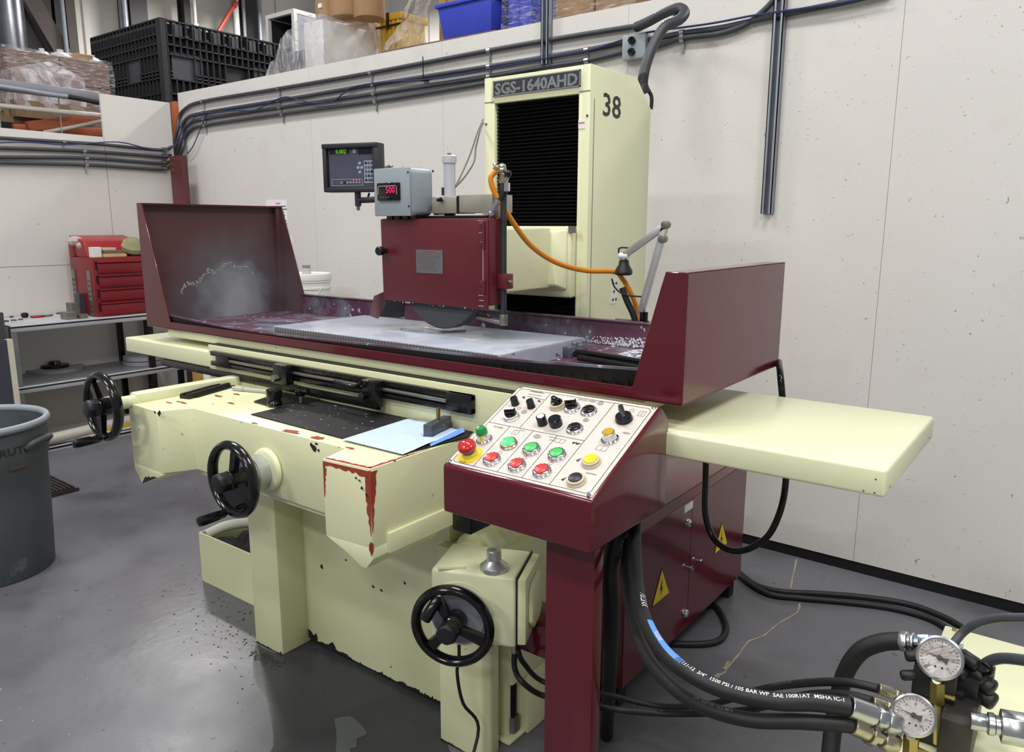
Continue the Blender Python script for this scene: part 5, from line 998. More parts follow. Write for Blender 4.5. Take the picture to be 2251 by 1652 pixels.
# digital readout
oc = P(773, 368, y=.36); ux_ = V((math.cos(R(17)), math.sin(R(17)), 0)); nn = V((math.sin(R(17)), -math.cos(R(17)), 0))
def DP(u, v, off=0.0): r = ray(u, v); o = oc+nn*off; return CAM+r*((o-CAM).dot(nn)/r.dot(nn))
a, b, c_, d_ = DP(711, 316), DP(835, 314), DP(835, 424), DP(716, 420); hw, hh = ((b-a).dot(ux_)+(c_-d_).dot(ux_))/4, ((a-d_).z+(b-c_).z)/4; oc = (a+b+c_+d_)/4
t = thing('digital_readout', 'dark digital readout unit with a keypad, left of the grey control box', 'display', (oc.x, oc.y, oc.z-hh))
def dq(s, z, off=0): return oc+ux_*s*hw+Z*z*hh+nn*off
g = G(); g.obox(oc-nn*.02, ux_, nn, Z, hw, .02, hh)
g.obox(dq(0, .90, .008), ux_, nn, Z, hw, .010, hh*.10); g.obox(dq(0, -.90, .006), ux_, nn, Z, hw, .008, hh*.10); g.obox(dq(-.93, 0, .006), ux_, nn, Z, hw*.07, .008, hh*.9); g.obox(dq(.90, 0, .006), ux_, nn, Z, hw*.10, .008, hh*.9); g.build('housing', dro_body, t, bevel=.004)
g = G(); g.obox(dq(-.02, 0, .001), ux_, nn, Z, hw*.80, .001, hh*.78); g.build('front_panel', dro_face, t, smooth=False)
g = G(); g.obox(dq(-.42, .68, .0022), ux_, nn, Z, hw*.36, .0005, hh*.10); g.obox(dq(.52, .66, .0022), ux_, nn, Z, hw*.27, .0005, hh*.12); g.build('display_window', dro_dark, t, smooth=False)
g = G(); g.text('0.002', dq(-.36, .68, .003), ux_, Z, hh*.16, center=True); g.build('digits', led_green, t, smooth=False)
g = G(); g.obox(dq(.12, .68, .003), ux_, nn, Z, hw*.05, .0006, hh*.08); g.obox(dq(.63, -.18, .003), ux_, nn, Z, hw*.17, .0012, hh*.46); g.build('keypad', keypad, t, smooth=False)
for r_ in range(5):
    for q in range(3):
        if r_ == 4 and q == 2: continue
        g = G(); w = .034 if not (r_ == 4 and q == 1) else .08; g.obox(dq(.53+.10*q+(.05 if w > .05 else 0), .18-.175*r_, .0045), ux_, nn, Z, hw*w, .0012, hh*.05); g.build('key', dro_face if (r_+q) % 4 else dro_dark, t, bevel=.0006, seg=1)
for s, z in ((.30, .18), (.24, .0), (.37, .0), (.30, -.18)): g = G(); g.lathe([(.0065, 0), (.006, .002), (0, .002)], dq(s, z, .002), nn, 12); g.build('key', keypad, t)
for k in range(7): g = G(); g.obox(dq(-.38+.11*k, -.60, .003), ux_, nn, Z, hw*.03, .001, hh*.035); g.build('key', keypad if k != 1 else dro_dark, t, smooth=False)
g = G()
for z in (-.47, -.73): g.obox(dq(-.18, z, .0025), ux_, nn, Z, hw*.56, .0004, hh*.010)
for s in (-.74, .38): g.obox(dq(s, -.60, .0025), ux_, nn, Z, hw*.008, .0004, hh*.13)
g.build('panel_frame', keypad, t, smooth=False)
g = G()
for k in range(3): g.ball(dq(.06+.11*k, -.50, .003), .0022, n=8)
g.build('indicator_light', M('led_small', (255, 60, 60), .4, emit=2.5), t)
g = G(); g.text('ACU-RITE', dq(.66, -.885, .0144), ux_, Z, hh*.07, center=True); g.build('maker_print', M('print_rust', (150, 60, 44), .5), t, smooth=False)
g = G(); p = DP(787, 440, -.01); g.cyl(p-Z*.022, p+Z*.03, .012, 14, 0); g.lathe([(.007, 0), (.007, -.012), (.003, -.016)], p-Z*.022, Z, 10, 1); q = P(835, 446, y=.30); g.tube([p+Z*.0, p+ux_*.02, V((q.x, q.y, p.z-.002)), V((wx0+.04, .20, p.z-.01)), V((wx0+.06, .19, wz1+.004))], .011, 12, 0); g.build('support_arm', [dro_body, dullsteel], t)
g = G(); p2 = DP(806, 432, -.01); g.tube(smoothpath([DP(812, 424, -.03), DP(810, 434, -.03), DP(820, 438, -.03), V((wx0+.02, .22, p.z+.01))], 5), .004, 8); g.build('data_cable', rubber, t)
# ================================================================== WORK LAMP, ORANGE HOSE
yl = .62; t = thing('work_lamp', 'grey articulated work lamp with a black head beside the column', 'lamp', P(1418, 706, y=yl))
q = lambda u, v, dy=0: P(u, v, y=yl+dy)
def bar(p0, p1, w, th):
    d = (p1-p0).normalized(); n = Y.cross(d).normalized(); return G().obox((p0+p1)/2, d, Y, n, (p1-p0).length/2, th, w)
bar(q(1408, 690), q(1461, 500), .011, .009).build('lower_arm', alu, t, bevel=.003)
bar(q(1373, 560), q(1463, 496), .011, .009).build('upper_arm', alu, t, bevel=.003)
g = G(); c = q(1464, 494); g.cyl(c-Y*.014, c+Y*.014, .012, 16); g.cyl(q(1457, 525)-Y*.012, q(1457, 525)+Y*.012, .013, 16); g.build('elbow', dullsteel, t, bevel=.001)
g = G(); c = q(1372, 562); g.cyl(c-X*.016, c+X*.016, .011, 14); g.ball(q(1372, 572), .009, n=12); g.build('head_joint', whitepl, t)
g = G(); c = q(1371, 596); g.lathe([(.026, -.012), (.030, -.006), (.0285, .004), (.018, .022), (.016, .036), (.008, .040)], c, Z, 18); g.build('lamp_head', blacksat, t)
g = G(); g.lathe([(.022, 0), (.0, .0)], c-Z*.0125, Z, 18); g.build('lens', whitepl, t)
g = G(); c = q(1415, 705); g.cyl(c, c+Z*.03, .014, 14); g.cyl(c-Z*.006, c, .02, 14); g.build('pivot_base', black, t)
g = G(); g.box(c.x-.05, c.x+.05, yl+.0, yl+.06, c.z-.010, c.z-.005); g.box(c.x-.13, c.x-.05, yl+.04, yl+.06, c.z-.05, c.z-.005); g.build('bracket', alu, t)
g = G(); g.tube(smoothpath([q(1373, 565, .01), q(1362, 560, .015), q(1362, 545, .015), q(1385, 545, .0)], 5), .003, 6); g.build('lamp_cord', rubber, t); g = G(); g.tube(smoothpath([q(1345, 612, .0), q(1352, 632), q(1375, 648), q(1420, 652)], 5), .003, 6); g.build('lamp_cord', rubber, t)
g = G(); cs = P(1350, 640, x=kx1); g.box(kx1, kx1+.002, cs.y-.025, cs.y+.02, cs.z-.045, cs.z+.045); sk = g.build('socket_plate', whitepl, GR, smooth=False); g = G()
for dy, dz in ((-.012, .03), (.010, .03), (-.012, -.03), (.010, -.03), (-.006, .0)): g.cyl((kx1+.001, cs.y+dy, cs.z+dz), (kx1+.004, cs.y+dy, cs.z+dz), .005, 10)
g.build('socket_hole', ink, sk)
d0 = dep((cx, cy, zv)); d1 = dep(P(1340, 597, y=yl))
pts = [(1089, 376, 0), (1079, 392, .0), (1086, 420, .02), (1103, 447, .06), (1130, 492, .2), (1168, 540, .4), (1222, 576, .62), (1285, 594, .85), (1350, 597, 1.0), (1368, 612, 1.02), (1385, 640, 1.05), (1398, 672, 1.1), (1402, 705, 1.15)]
g = G(); g.tube(smoothpath([PD(u, v, d0+(d1-d0)*f) for u, v, f in pts], 8), .0085, 12); tag(g.build('orange_hose', orange_hose), 'orange coolant hose sagging from the valve to the lamp', 'hose')
g = G(); g.tube(smoothpath([PD(u, v, dep(q(1380, 640))+.02) for u, v in ((1368, 632), (1378, 660), (1392, 690), (1398, 712))], 6), .011, 10); tag(g.build('black_hose', rubber), 'short black hose hanging beside the column below the work lamp', 'hose')
# ================================================================== HYDRAULIC UNIT
TZ = .70; HT = thing('hydraulic_tank', 'cream hydraulic tank in the right foreground', 'tank', (1.9, -.35, 0))
g = G(); g.box(1.578, 2.30, -.95, .035, .06, TZ-.02); g.build('body', cream, HT, bevel=.006); g = G(); g.box(1.572, 2.31, -.955, .041, TZ-.02, TZ); g.build('lid', cream_clean, HT, bevel=.004)
g = G(); g.box(1.60, 2.28, -.93, .015, 0, .06); g.build('plinth', toekick, HT, smooth=False)
g = G(); c = P(2098, 1385, z=TZ); g.cyl(c, c+Z*.004, .005, 6); g.build('lid_screw', brass, HT)
def seg(p, q): return V(p), V(q)
MF = thing('valve_manifold', 'black hydraulic valve block with two round gauges on the cream tank', 'valve', (1.65, -.38, TZ))
g = G(); a, b = P(2067, 1575, y=-.44), P(2133, 1600, y=-.44); g.box(a.x, b.x+.004, -.44, -.30, TZ, a.z); a2 = P(2000, 1480, y=-.36); g.box(P(2008, 1560, y=-.42).x, a.x+.01, -.40, -.30, TZ, a.z+.006); g.build('lower_block', M('manifold_dark', (52, 48, 46), .45, metal=.3, var=.15, scale=20), MF, bevel=.003)
zq = a.z
g = G(); l, r_ = P(2012, 1500, y=-.36).x, P(2140, 1500, y=-.36).x; zu = P(2030, 1420, y=-.34).z; g.box(l, r_-.02, -.40, -.30, zq, zq+.05); g.box(l+.004, r_-.035, -.39, -.31, zq+.05, zu); g.build('upper_block', blacksat, MF, bevel=.003)
for (u, v, r0, L) in ((2090, 1440, .011, .03), (2128, 1450, .013, .026), (2098, 1470, .012, .03), (2140, 1478, .014, .03), (2160, 1500, .016, .03), (2165, 1530, .015, .026), (2000, 1483, .009, .02), (2010, 1440, .010, .02)):
    c = PD(u, v, 1.22); g = G(); g.lathe([(r0, -L/2), (r0, L/2), (r0*.7, L/2+.004)], c, X*(1 if u > 2050 else -1)-Y*.25-Z*.3, 6); g.build('hex_plug', blacksat, MF, bevel=.0015, seg=1)
for (u, v, s_) in ((2110, 1505, .026), (2155, 1490, .018), (2085, 1530, .022)):
    c = PD(u, v, 1.23); g = G(); g.box(c.x-s_, c.x+s_, c.y-.02, c.y+.02, max(TZ, c.z-s_), c.z+s_); g.build('solenoid', blacksat, MF, bevel=.002)
for (u, v) in ((2030, 1404), (2017, 1423), (2103, 1417)): c = PD(u, v, 1.27); g = G(); g.obox(c, V((.8, .6, 0)), V((-.6, .8, 0)), Z, .009, .005, .006); g.build('terminal_block', whitepl, MF, bevel=.001, seg=1)
for (u, v) in ((2052, 1404), (2034, 1409)): c = PD(u, v, 1.26); g = G(); g.obox(c, V((.8, .6, 0)), V((-.6, .8, 0)), Z, .007, .005, .005); g.build('blue_connector', bluetape, MF, bevel=.001, seg=1)
gaugen = V((-.02, -.80, .60)).normalized()
gux = X; guy = gaugen.cross(gux).normalized(); guy = guy if guy.z > 0 else -guy
def gauge(u, v, d, rpx, lab, hand, stem0, stem1):
    c = PD(u, v, d); r = rpx*d/FPX; t = thing('pressure_gauge', lab, 'gauge', c-Z*r); n = (gaugen*.8+(CAM-c).normalized()*.5).normalized(); e1 = n.cross(V((0, .3, 1))).normalized()*-1; e1 = V((0, .3, 1)).cross(n).normalized(); e2 = n.cross(e1)
    g = G(); g.lathe([(r*.93, -.024), (r*.96, -.020), (r*.96, -.002), (r, .0), (r, .005), (r*.90, .007), (r*.88, .003), (0, .003)], c, n, 40, e1=e1); g.cyl(c-n*.012+e2*r*.93, c-n*.012+e2*r*.99, .006, 10); g.build('case', steel, t)
    g = G(); g.lathe([(r*.88, .0034), (0, .0034)], c, n, 40, e1=e1); dl = g.build('dial', gaugeface, t, smooth=False)
    g = G()
    for k in range(25):
        a = R(225-270*k/24); dd = e1*math.cos(a)+e2*math.sin(a); nn2 = n.cross(dd); L = .09 if k % 4 else .16; p, q = c+dd*(r*.80)+n*.0039, c+dd*(r*(.80-L))+n*.0039; w = .0004; g.add([p-nn2*w, q-nn2*w, q+nn2*w, p+nn2*w], [(0, 1, 2, 3)])
    for k in range(7): a = R(225-270*k/6); g.text(str(k*5), c+(e1*math.cos(a)+e2*math.sin(a))*(r*.54)+n*.0036, e1, e2, r*.10, center=True)
    for s in (-.12, .16): g.lathe([(r*.05, .0040), (0, .0040)], c+e1*r*s-e2*r*.42, n, 8)
    g.build('scale_print', ink, dl, smooth=False)
    h = e1*math.cos(R(hand))+e2*math.sin(R(hand)); hn = n.cross(h); g = G(); k = n*.005; g.add([c+h*r*.70+k, c-hn*.0012+k, c-h*r*.22-hn*.003+k, c-h*r*.36-hn*.005+k, c-h*r*.36+hn*.005+k, c-h*r*.22+hn*.003+k, c+hn*.0012+k], [tuple(range(7))]); g.lathe([(.004, .0045), (.004, .0062), (0, .0065)], c, n, 12); g.build('pointer', ink, dl, smooth=False)
    s0, s1 = PD(*stem0, d+.012), PD(*stem1, d+.02); g = G(); dv = (s1-s0).normalized(); g.cyl(c-e2*r*.95-n*.012, s0, .007, 10, 1); g.cyl(s0, s0+dv*.034, .0115, 6, 0); g.cyl(s0+dv*.034, s1, .0062, 8, 2); g.cyl(s0+dv*.018, s0+dv*.018+X*.024-Y*.004, .004, 8, 0); g.build('gauge_stem', [brass, MATS['valve_nickel'], M('stem_pale', (206, 190, 130), .35, metal=.7) if 'stem_pale' not in MATS else MATS['stem_pale']], t)
gauge(2066, 1446, 1.185, 47, 'upper round pressure gauge with brass stem above the valve block', 168, (2062, 1497), (2060, 1634))
gauge(2009, 1572, 1.13, 45, 'lower left round pressure gauge beside the big hose fittings', 172, (2003, 1616), (2001, 1668))
# fittings
def fitting(name, label, pts, radii, mat, n=16):
    g = G()
    for (p, q), r0 in zip(zip(pts[:-1], pts[1:]), radii): g.cyl(p, q, r0[0], r0[1])
    return tag(g.build(name, mat, bevel=.0008, seg=1), label, 'fitting')
def line3(a, b, d0, d1, fs): A_, B_ = PD(*a, d0), PD(*b, d1); return [A_+(B_-A_)*f for f in fs]
fitting('hose_fitting', 'large zinc crimp fitting on the lettered hose', line3((1866, 1552), (1972, 1590), 1.14, 1.14, (0, .5, .55, .76, 1)), ((.0165, 20), (.014, 16), (.017, 6), (.0185, 6)), steel)
fitting('hose_fitting', 'brass-ended crimp fitting on the plain hose below the lettered one', line3((1872, 1592), (1968, 1634), 1.14, 1.15, (0, .38, .5, .68, 1)), ((.0140, 18), (.0175, 18), (.011, 12), (.0160, 6)), MATS['valve_nickel'])
fitting('hose_fitting', 'small zinc fitting on the upper thin hose', line3((1930, 1512), (1990, 1532), 1.19, 1.19, (0, .5, .6, .8, 1)), ((.0085, 12), (.007, 10), (.0085, 6), (.0075, 10)), MATS['valve_nickel'])
fitting('hose_fitting', 'small zinc fitting on the lower thin hose', line3((1918, 1541), (1968, 1556), 1.17, 1.17, (0, .5, .6, .8, 1)), ((.0075, 12), (.0065, 10), (.0080, 6), (.007, 10)), MATS['valve_nickel'])
fitting('hose_fitting', 'zinc nut joining the arching thick hose to the valve block', line3((1979, 1408), (2022, 1412), 1.25, 1.23, (0, .42, .6, .75, 1)), ((.0165, 6), (.012, 14), (.016, 6), (.009, 12)), steel)
fitting('hose_fitting', 'big zinc hex fitting at the right edge of the valve block', line3((2133, 1582), (2262, 1606), 1.13, 1.10, (0, .30, .42, .52, 1)), ((.013, 8), (.016, 12), (.014, 14), (.024, 6)), steel)
# hoses
def side(p, t):                                          # the printed side of the hose, turned up and to the right
    c = (CAM-p); c = (c-t*c.dot(t)).normalized(); return (c*.72+c.cross(t)*.62).normalized()
def hosetext(g, path, r, txt, s0, h, m=0, nv=None, bold=0.0):
    pts = path; L = [0.0]
    for a, b in zip(pts[:-1], pts[1:]): L.append(L[-1]+(b-a).length)
    vs, fs, w = glyphs(txt, .008 if r > .01 else 0.0); out = []
    for x, y in vs:
        s = min(max(s0+x*h, 0), L[-1]-1e-6); i = max(k for k in range(len(L)) if L[k] <= s); i = min(i, len(pts)-2); f = (s-L[i])/(L[i+1]-L[i]); p = pts[i]+(pts[i+1]-pts[i])*f
        t = (pts[i+1]-pts[i]).normalized(); n = side(p, t); b = n.cross(t); th = (y-.5)*h/r; out.append(p+(n*math.cos(th)+b*math.sin(th))*(r+.0004))
    g.add(out, fs, m); return s0+w*h
def bandpatch(g, path, r, s0, s1, a0, a1, m, nv=V((.25, -.55, .80))):
    L = [0.0]
    for a, b in zip(path[:-1], path[1:]): L.append(L[-1]+(b-a).length)
    rows = []
    n = max(2, int((s1-s0)/.006))
    for k in range(n+1):
        s = s0+(s1-s0)*k/n; i = max(q for q in range(len(L)) if L[q] <= s); i = min(i, len(path)-2); f = (s-L[i])/(L[i+1]-L[i]); p = path[i]+(path[i+1]-path[i])*f; t = (path[i+1]-path[i]).normalized(); nn_ = side(p, t); b = nn_.cross(t)
        rows.append([p+(nn_*math.cos(q)+b*math.sin(q))*(r+.0003) for q in [a0+(a1-a0)*j/3 for j in range(4)]])
    g.sheet(rows, m)
def arclen_at(path, u):                                  # arc length where the path crosses an image column
    L = 0
    for a, b in zip(path[:-1], path[1:]):
        da = a-CAM; ua = IMW/2+FPX*da.dot(_r)/da.dot(_f); db = b-CAM; ub = IMW/2+FPX*db.dot(_r)/db.dot(_f)
        if (ua-u)*(ub-u) <= 0 and abs(ub-ua) > 1e-9: return L+(b-a).length*(u-ua)/(ub-ua)
        L += (b-a).length
    return L
RB = .0135
big = smoothpath([V((.955, -.15, .872)), PD(1396, 1180, 1.72), PD(1400, 1270, 1.60), PD(1412, 1345, 1.45), PD(1446, 1415, 1.33), PD(1502, 1470, 1.24), PD(1590, 1515, 1.19), PD(1700, 1540, 1.16), PD(1790, 1543, 1.15), PD(1868, 1553, 1.14)], 12)
g = G(); g.tube(big, RB, 16); ho = tag(g.build('hydraulic_hose', rubber), 'thick black hydraulic hose with white lettering and a blue band', 'hose')
g = G(); NV = V((.55, -.10, .85))
s = arclen_at(big, 1503); e = hosetext(g, big, RB, '111-12  3/4"  1500 PSI / 105 BAR WP  SAE 100R1AT  MSHA IC-1', s, .0088, 0, NV)
sa = arclen_at(big, 1424); sb = arclen_at(big, 1522)
Ltot = sum((b-a).length for a, b in zip(big[:-1], big[1:])); kk = (Ltot-.01-s)/(e-s)
g = G(); hosetext(g, big, RB, '111-12  3/4"  1500 PSI / 105 BAR WP  SAE 100R1AT  MSHA IC-1', s, .0088*min(1, kk), 0, NV)
sp0 = arclen_at(big, 1404.5); hosetext(g, big, RB, 'PULSAR', max(.02, sa-.115), .0125, 0, NV)
g.build('hose_lettering', inkwhite, ho, smooth=False)
g = G(); bandpatch(g, big, RB, sa, s-.016, -.42, .42, 0, NV)
for k in range(5): bandpatch(g, big, RB, s-.015+k*.0028, s-.0136+k*.0028, -.42, .42, 0, NV)
bl = g.build('blue_band', bluetape, ho); g = G(); hosetext(g, big, RB+.0003, 'PULSAR', sa+.4*(s-sa)-.02, .0075, 0, NV); g.build('hose_lettering', inkwhite, bl, smooth=False)
h2 = smoothpath([V((.93, -.13, .872)), PD(1377, 1200, 1.76), PD(1381, 1300, 1.64), PD(1402, 1400, 1.46), PD(1450, 1480, 1.33), PD(1530, 1545, 1.24), PD(1640, 1580, 1.18), PD(1760, 1585, 1.155), PD(1874, 1593, 1.14)], 12)
g = G(); g.tube(h2, .0118, 16); ho = tag(g.build('hydraulic_hose', rubber), 'thick black hose running below the lettered hose', 'hose')
g = G(); hosetext(g, h2, .0118, '3/4  1500 PSI  10.5 MPA', arclen_at(h2, 1530), .005, 0, NV); g.build('hose_lettering', inkgrey, ho, smooth=False)
arch = smoothpath([PD(1985, 1408, 1.25), PD(1938, 1411, 1.27), PD(1892, 1430, 1.29), PD(1860, 1475, 1.31), PD(1842, 1540, 1.33), PD(1830, 1610, 1.32), PD(1822, 1700, 1.30), PD(1818, 1800, 1.28)], 10)
zlow = arch[-1]; arch += smoothpath([zlow, V((zlow.x, zlow.y-.02, .25)), V((zlow.x+.02, zlow.y, .03)), V((zlow.x+.12, zlow.y+.05, .018))], 6)[1:]
g = G(); g.tube(arch, .0148, 14); tag(g.build('hydraulic_hose', rubber), 'thick black hose arching from the valve block down to the floor', 'hose')
for hp, lab, rr in ((hoseA, 'thin black hose from the brass fitting under the gearbox, ending at the lower small fitting', .0075), (hoseB, 'thin black hose crossing behind the post, ending at the upper small fitting', .0070)):
    hp = list(hp); 
    if hp is not None: hp[-1] = PD(1930, 1513, 1.19) if rr < .0072 else PD(1919, 1541, 1.17)
    n = len(hp)
    if rr < .0072: hp = hp[:4]+[PD(1460, 1552, 1.78), PD(1570, 1545, 1.65), PD(1680, 1513, 1.45), PD(1790, 1499, 1.3), PD(1870, 1500, 1.22), hp[-1]]
    else: hp = hp[:4]+[PD(1330, 1555, 1.8), PD(1480, 1568, 1.78), PD(1640, 1560, 1.6), PD(1760, 1530, 1.35), PD(1850, 1526, 1.22), hp[-1]]
    pp = smoothpath(hp, 8); g = G(); g.tube(pp, rr, 10); ho = tag(g.build('hydraulic_hose', rubber), lab, 'hose')
    g = G(); hosetext(g, pp, rr, '1/4  WP 2250 PSI  SAE 100R1', arclen_at(pp, 1700 if rr < .0072 else 1390), .0045, 0, NV); g.build('hose_lettering', inkgrey, ho, smooth=False)
g = G(); g.tube(smoothpath([PD(2098, 1412, 1.22), PD(2118, 1388, 1.22), PD(2150, 1368, 1.2), PD(2195, 1358, 1.17), PD(2262, 1357, 1.12)], 6), .0068, 10); tag(g.build('grey_hose', conduitm), 'thin grey hose curving off the right edge above the tank', 'hose')
g = G(); g.tube(smoothpath([PD(2150, 1475, 1.22), PD(2172, 1455, 1.2), PD(2205, 1446, 1.17), PD(2262, 1452, 1.12)], 6), .0085, 10); tag(g.build('grey_hose', conduitm), 'thick grey hose leaving the solenoids to the right', 'hose')
g = G(); g.tube(smoothpath([PD(2160, 1455, 1.2), PD(2176, 1465, 1.19), PD(2180, 1478, 1.19), PD(2162, 1483, 1.2)], 6), .0035, 8); tag(g.build('signal_wire', black), 'small black wire loop at the solenoids', 'wire')
p0, p1 = V((.945, -.20, .868)), P(1333, 1618, z=.012); pp = smoothpath([p0, PD(1342, 1240, dep(p0)+.01), PD(1344, 1340, dep(p0)+.08), PD(1340, 1480, (dep(p0)+dep(p1))/2+.06), p1], 30)
g = G(); g.tube(pp, [.0168+.0030*(i % 2) for i in range(len(pp))], 14); co = g.build('corrugated_hose', rubber, ang=80); tag(co, 'black corrugated hose hanging from the console to the floor beside the post', 'hose')
g = G(); d = (pp[3]-pp[0]).normalized(); g.cyl(pp[0], pp[0]+d*.05, .023, 16); g.build('hose_gland', blacksat, co, bevel=.002)
# floor cables
for lab, pts, r0 in (('upper of the two black cables crossing the floor along the wall', [(1600, 1235), (1632, 1264), (1665, 1287), (1720, 1300), (1800, 1304), (1900, 1312), (2000, 1328), (2080, 1358), (2120, 1382)], .012), ('lower of the two black cables crossing the floor along the wall', [(1605, 1245), (1640, 1276), (1690, 1305), (1760, 1314), (1850, 1322), (1960, 1336), (2050, 1362), (2105, 1400)], .012), ('black cable curling out from under the electrical cabinet', [(1545, 1330), (1572, 1332), (1592, 1362), (1595, 1388), (1578, 1408), (1540, 1415), (1480, 1414), (1455, 1410)], .012)):
    g = G(); g.tube(smoothpath([P(u, v, z=r0) for u, v in pts], 6), r0, 10); tag(g.build('floor_cable', rubber), lab, 'cable')
yc = .47; g = G(); g.tube(smoothpath([P(1712, 795, y=yc+.1), P(1716, 830, y=yc), P(1722, 900, y=yc), P(1728, 1000, y=yc), P(1727, 1062, y=yc), P(1716, 1120, y=yc-.03), P(1690, 1175, y=yc-.05), P(1650, 1204, y=yc-.06), P(1612, 1210, y=yc-.06), P(1580, 1195, y=yc-.06), P(1560, 1165, y=yc-.05), P(1550, 1120, y=yc-.04), P(1551, 1060, y=yc-.02), P(1552, 1000, y=yc-.02), P(1552, 985, y=yc-.02)], 6), .0095, 12)
tag(g.build('tray_cable', black), 'black cable hanging in a big loop below the right table wing', 'cable')
# ================================================================== WATER AND PAINTED SHADE ON THE FLOOR
def pool(px, z=.0012, k=4):
    pts = smoothpath([P(u, v, z=z) for u, v in px+[px[0]]], k)[:-1]; c = sum(pts, V((0, 0, 0)))/len(pts); g = G(); n = len(pts)
    g.add([c+Z*.0002]+[c+(p-c)*.94+Z*.0002 for p in pts]+pts, [(0, 1+i, 1+(i+1) % n) for i in range(n)]+[(1+i, 1+n+i, 1+n+(i+1) % n, 1+(i+1) % n) for i in range(n)]); return g
o = pool([(562, 1415), (622, 1436), (690, 1400), (850, 1470), (975, 1545), (985, 1640), (1010, 1700), (900, 1760), (640, 1760), (560, 1700), (600, 1640), (590, 1560), (560, 1500), (556, 1460)]).build('floor_water_and_shade', wet_shade); tag(stuff(o), 'wet patch with painted machine shade on the floor in front of the base', 'water')
shiny = M('puddle_shine', (120, 124, 124), .06, var=.1, alpha=.4)
o = pool([(735, 1580), (770, 1574), (800, 1600), (805, 1614), (785, 1622), (783, 1640), (760, 1650), (770, 1690), (738, 1690), (740, 1620)], .003, 5).build('floor_water_and_shade', shiny); tag(stuff(o), 'small bright puddle at the bottom edge in front of the base', 'water')
g = G(); random.seed(5)
for k in range(220): f = random.random(); c = P(560+f*60+random.gauss(0, 6), 1436+f*24+random.gauss(0, 6), z=.001); g.ball(c, random.uniform(.0008, .0035), n=6, sc=(1.8, 1.2, .4))
tag(stuff(g.build('floor_sludge', grime, smooth=False)), 'black oily sludge at the left foot of the base', 'sludge')
g = G()
for k in range(150):
    f = random.random(); c = P(440+f*130+random.gauss(0, 40), 1290+f*150+random.gauss(0, 45), z=.0006); g.prism(blob(c, X, Y, random.uniform(.001, .004), 6), (0, 0, .0006))
tag(stuff(g.build('floor_chips', grime, smooth=False)), 'scattered dark chips on the floor left of the base', 'chips')
# cream drip box beside the base
a, b, c_ = P(445, 1275, z=0), P(553, 1316, z=0), P(443, 1170, z=.20)
zt_ = P(443, 1172, y=a.y).z; x0, x1, ya = a.x, -.60, a.y
t = thing('drip_box', 'open cream drip box with dirty rags beside the base', 'box', ((x0+x1)/2, ya+.16, 0)); D = .34; g = G()
for q in ((x0, x1, ya, ya+.006), (x0, x1, ya+D-.006, ya+D), (x0, x0+.006, ya+.006, ya+D-.006), (x1-.006, x1, ya+.006, ya+D-.006)): g.box(*q, .0, zt_)
g.box(x0+.006, x1-.006, ya+.006, ya+D-.006, .0, .008); g.build('body', cream, t, smooth=False)
g = G(); n = 10; rows = []
for i in range(n+1):
    rows.append([(x0+.02+(x1-x0-.04)*i/n, ya+.02+(D-.04)*j/n, zt_-.07+.05*math.sin(i*.9)*math.sin(j*1.1)+random.uniform(-.012, .02)+.05*(i/n)) for j in range(n+1)])
g.sheet(rows); tag(g.build('dirty_rag', M('dirty_rag', (46, 46, 48), .9, var=.5, scale=30, bump=.5)), 'black dirty rag piled in the cream drip box', 'rag')
g = G(); g.tube(smoothpath([(x0+.03, ya+.02, zt_-.01), (x0+.06, ya+.10, zt_+.012), (x0+.12, ya+.2, zt_+.01), (x0+.2, ya+.3, zt_-.01)], 5), [.022]*16, 10); tag(g.build('white_rag', M('rag_white', (204, 204, 196), .9, var=.1)), 'rolled white rag on the left side of the drip box', 'rag')
# ================================================================== GREY BIN
bc = V((-2.045, -.507, 0)); t = thing('trash_bin', 'grey round plastic trash bin at the left edge', 'bin', bc)
g = G(); g.lathe([(.0, .008), (.235, .008), (.243, .0), (.250, .012), (.262, .30), (.268, .50), (.276, .52), (.279, .60), (.276, .655), (.268, .66), (.262, .52), (.256, .30), (.244, .02), (0, .02)], bc, Z, 56); g.build('body', binm, t)
g = G(); k = 14; pr_ = [(.280+.014*math.cos(2*math.pi*i/k), .672+.016*math.sin(2*math.pi*i/k)) for i in range(k)]; g.lathe(pr_+[pr_[0]], bc, Z, 56); g.build('rim', M('bin_rim', (140, 148, 156), .45, var=.1), t)
for s in (1, -1):
    d = V((.8, .6, 0))*s; n = V((-.6, .8, 0)); c = bc+d*.285+Z*.60; g = G(); g.tube(smoothpath([c-n*.07-Z*.02-d*.012, c-n*.055+Z*.0+d*.012, c+n*.055+Z*.0+d*.012, c+n*.07-Z*.02-d*.012], 5), .013, 8); g.build('handle', binm, t)
g = G(); g.ball(bc+Z*.50, .2, n=16, sc=(1, 1, .35)); tag(g.build('trash_bag', bagm), 'crumpled clear plastic inside the grey bin', 'bag')
vs, fs, w = glyphs('BRUTE', .02); g = G(); aw = .062/1; a_ctr = math.atan2(P(25, 950, z=.565).y-bc.y, P(25, 950, z=.565).x-bc.x); pl = P(25, 952, z=.565)
g.add([bc+V((math.cos(an)*.2795, math.sin(an)*.2795, .566+y*.031)) for an, y in [(.165+(x-w/2)*.031*1.2/.28, y) for x, y in vs]], fs); g.build('lettering', M('bin_letter', (48, 40, 38), .6), t, smooth=False)
g = G(); rows = [[bc+V((math.cos(an)*.2745, math.sin(an)*.2745, z)) for an in [.24+.14*(j/6-.5)*2 for j in range(7)]] for z in (.50, .525)]; g.sheet(rows); g.build('label_oval', M('bin_label', (78, 66, 64), .6), t)
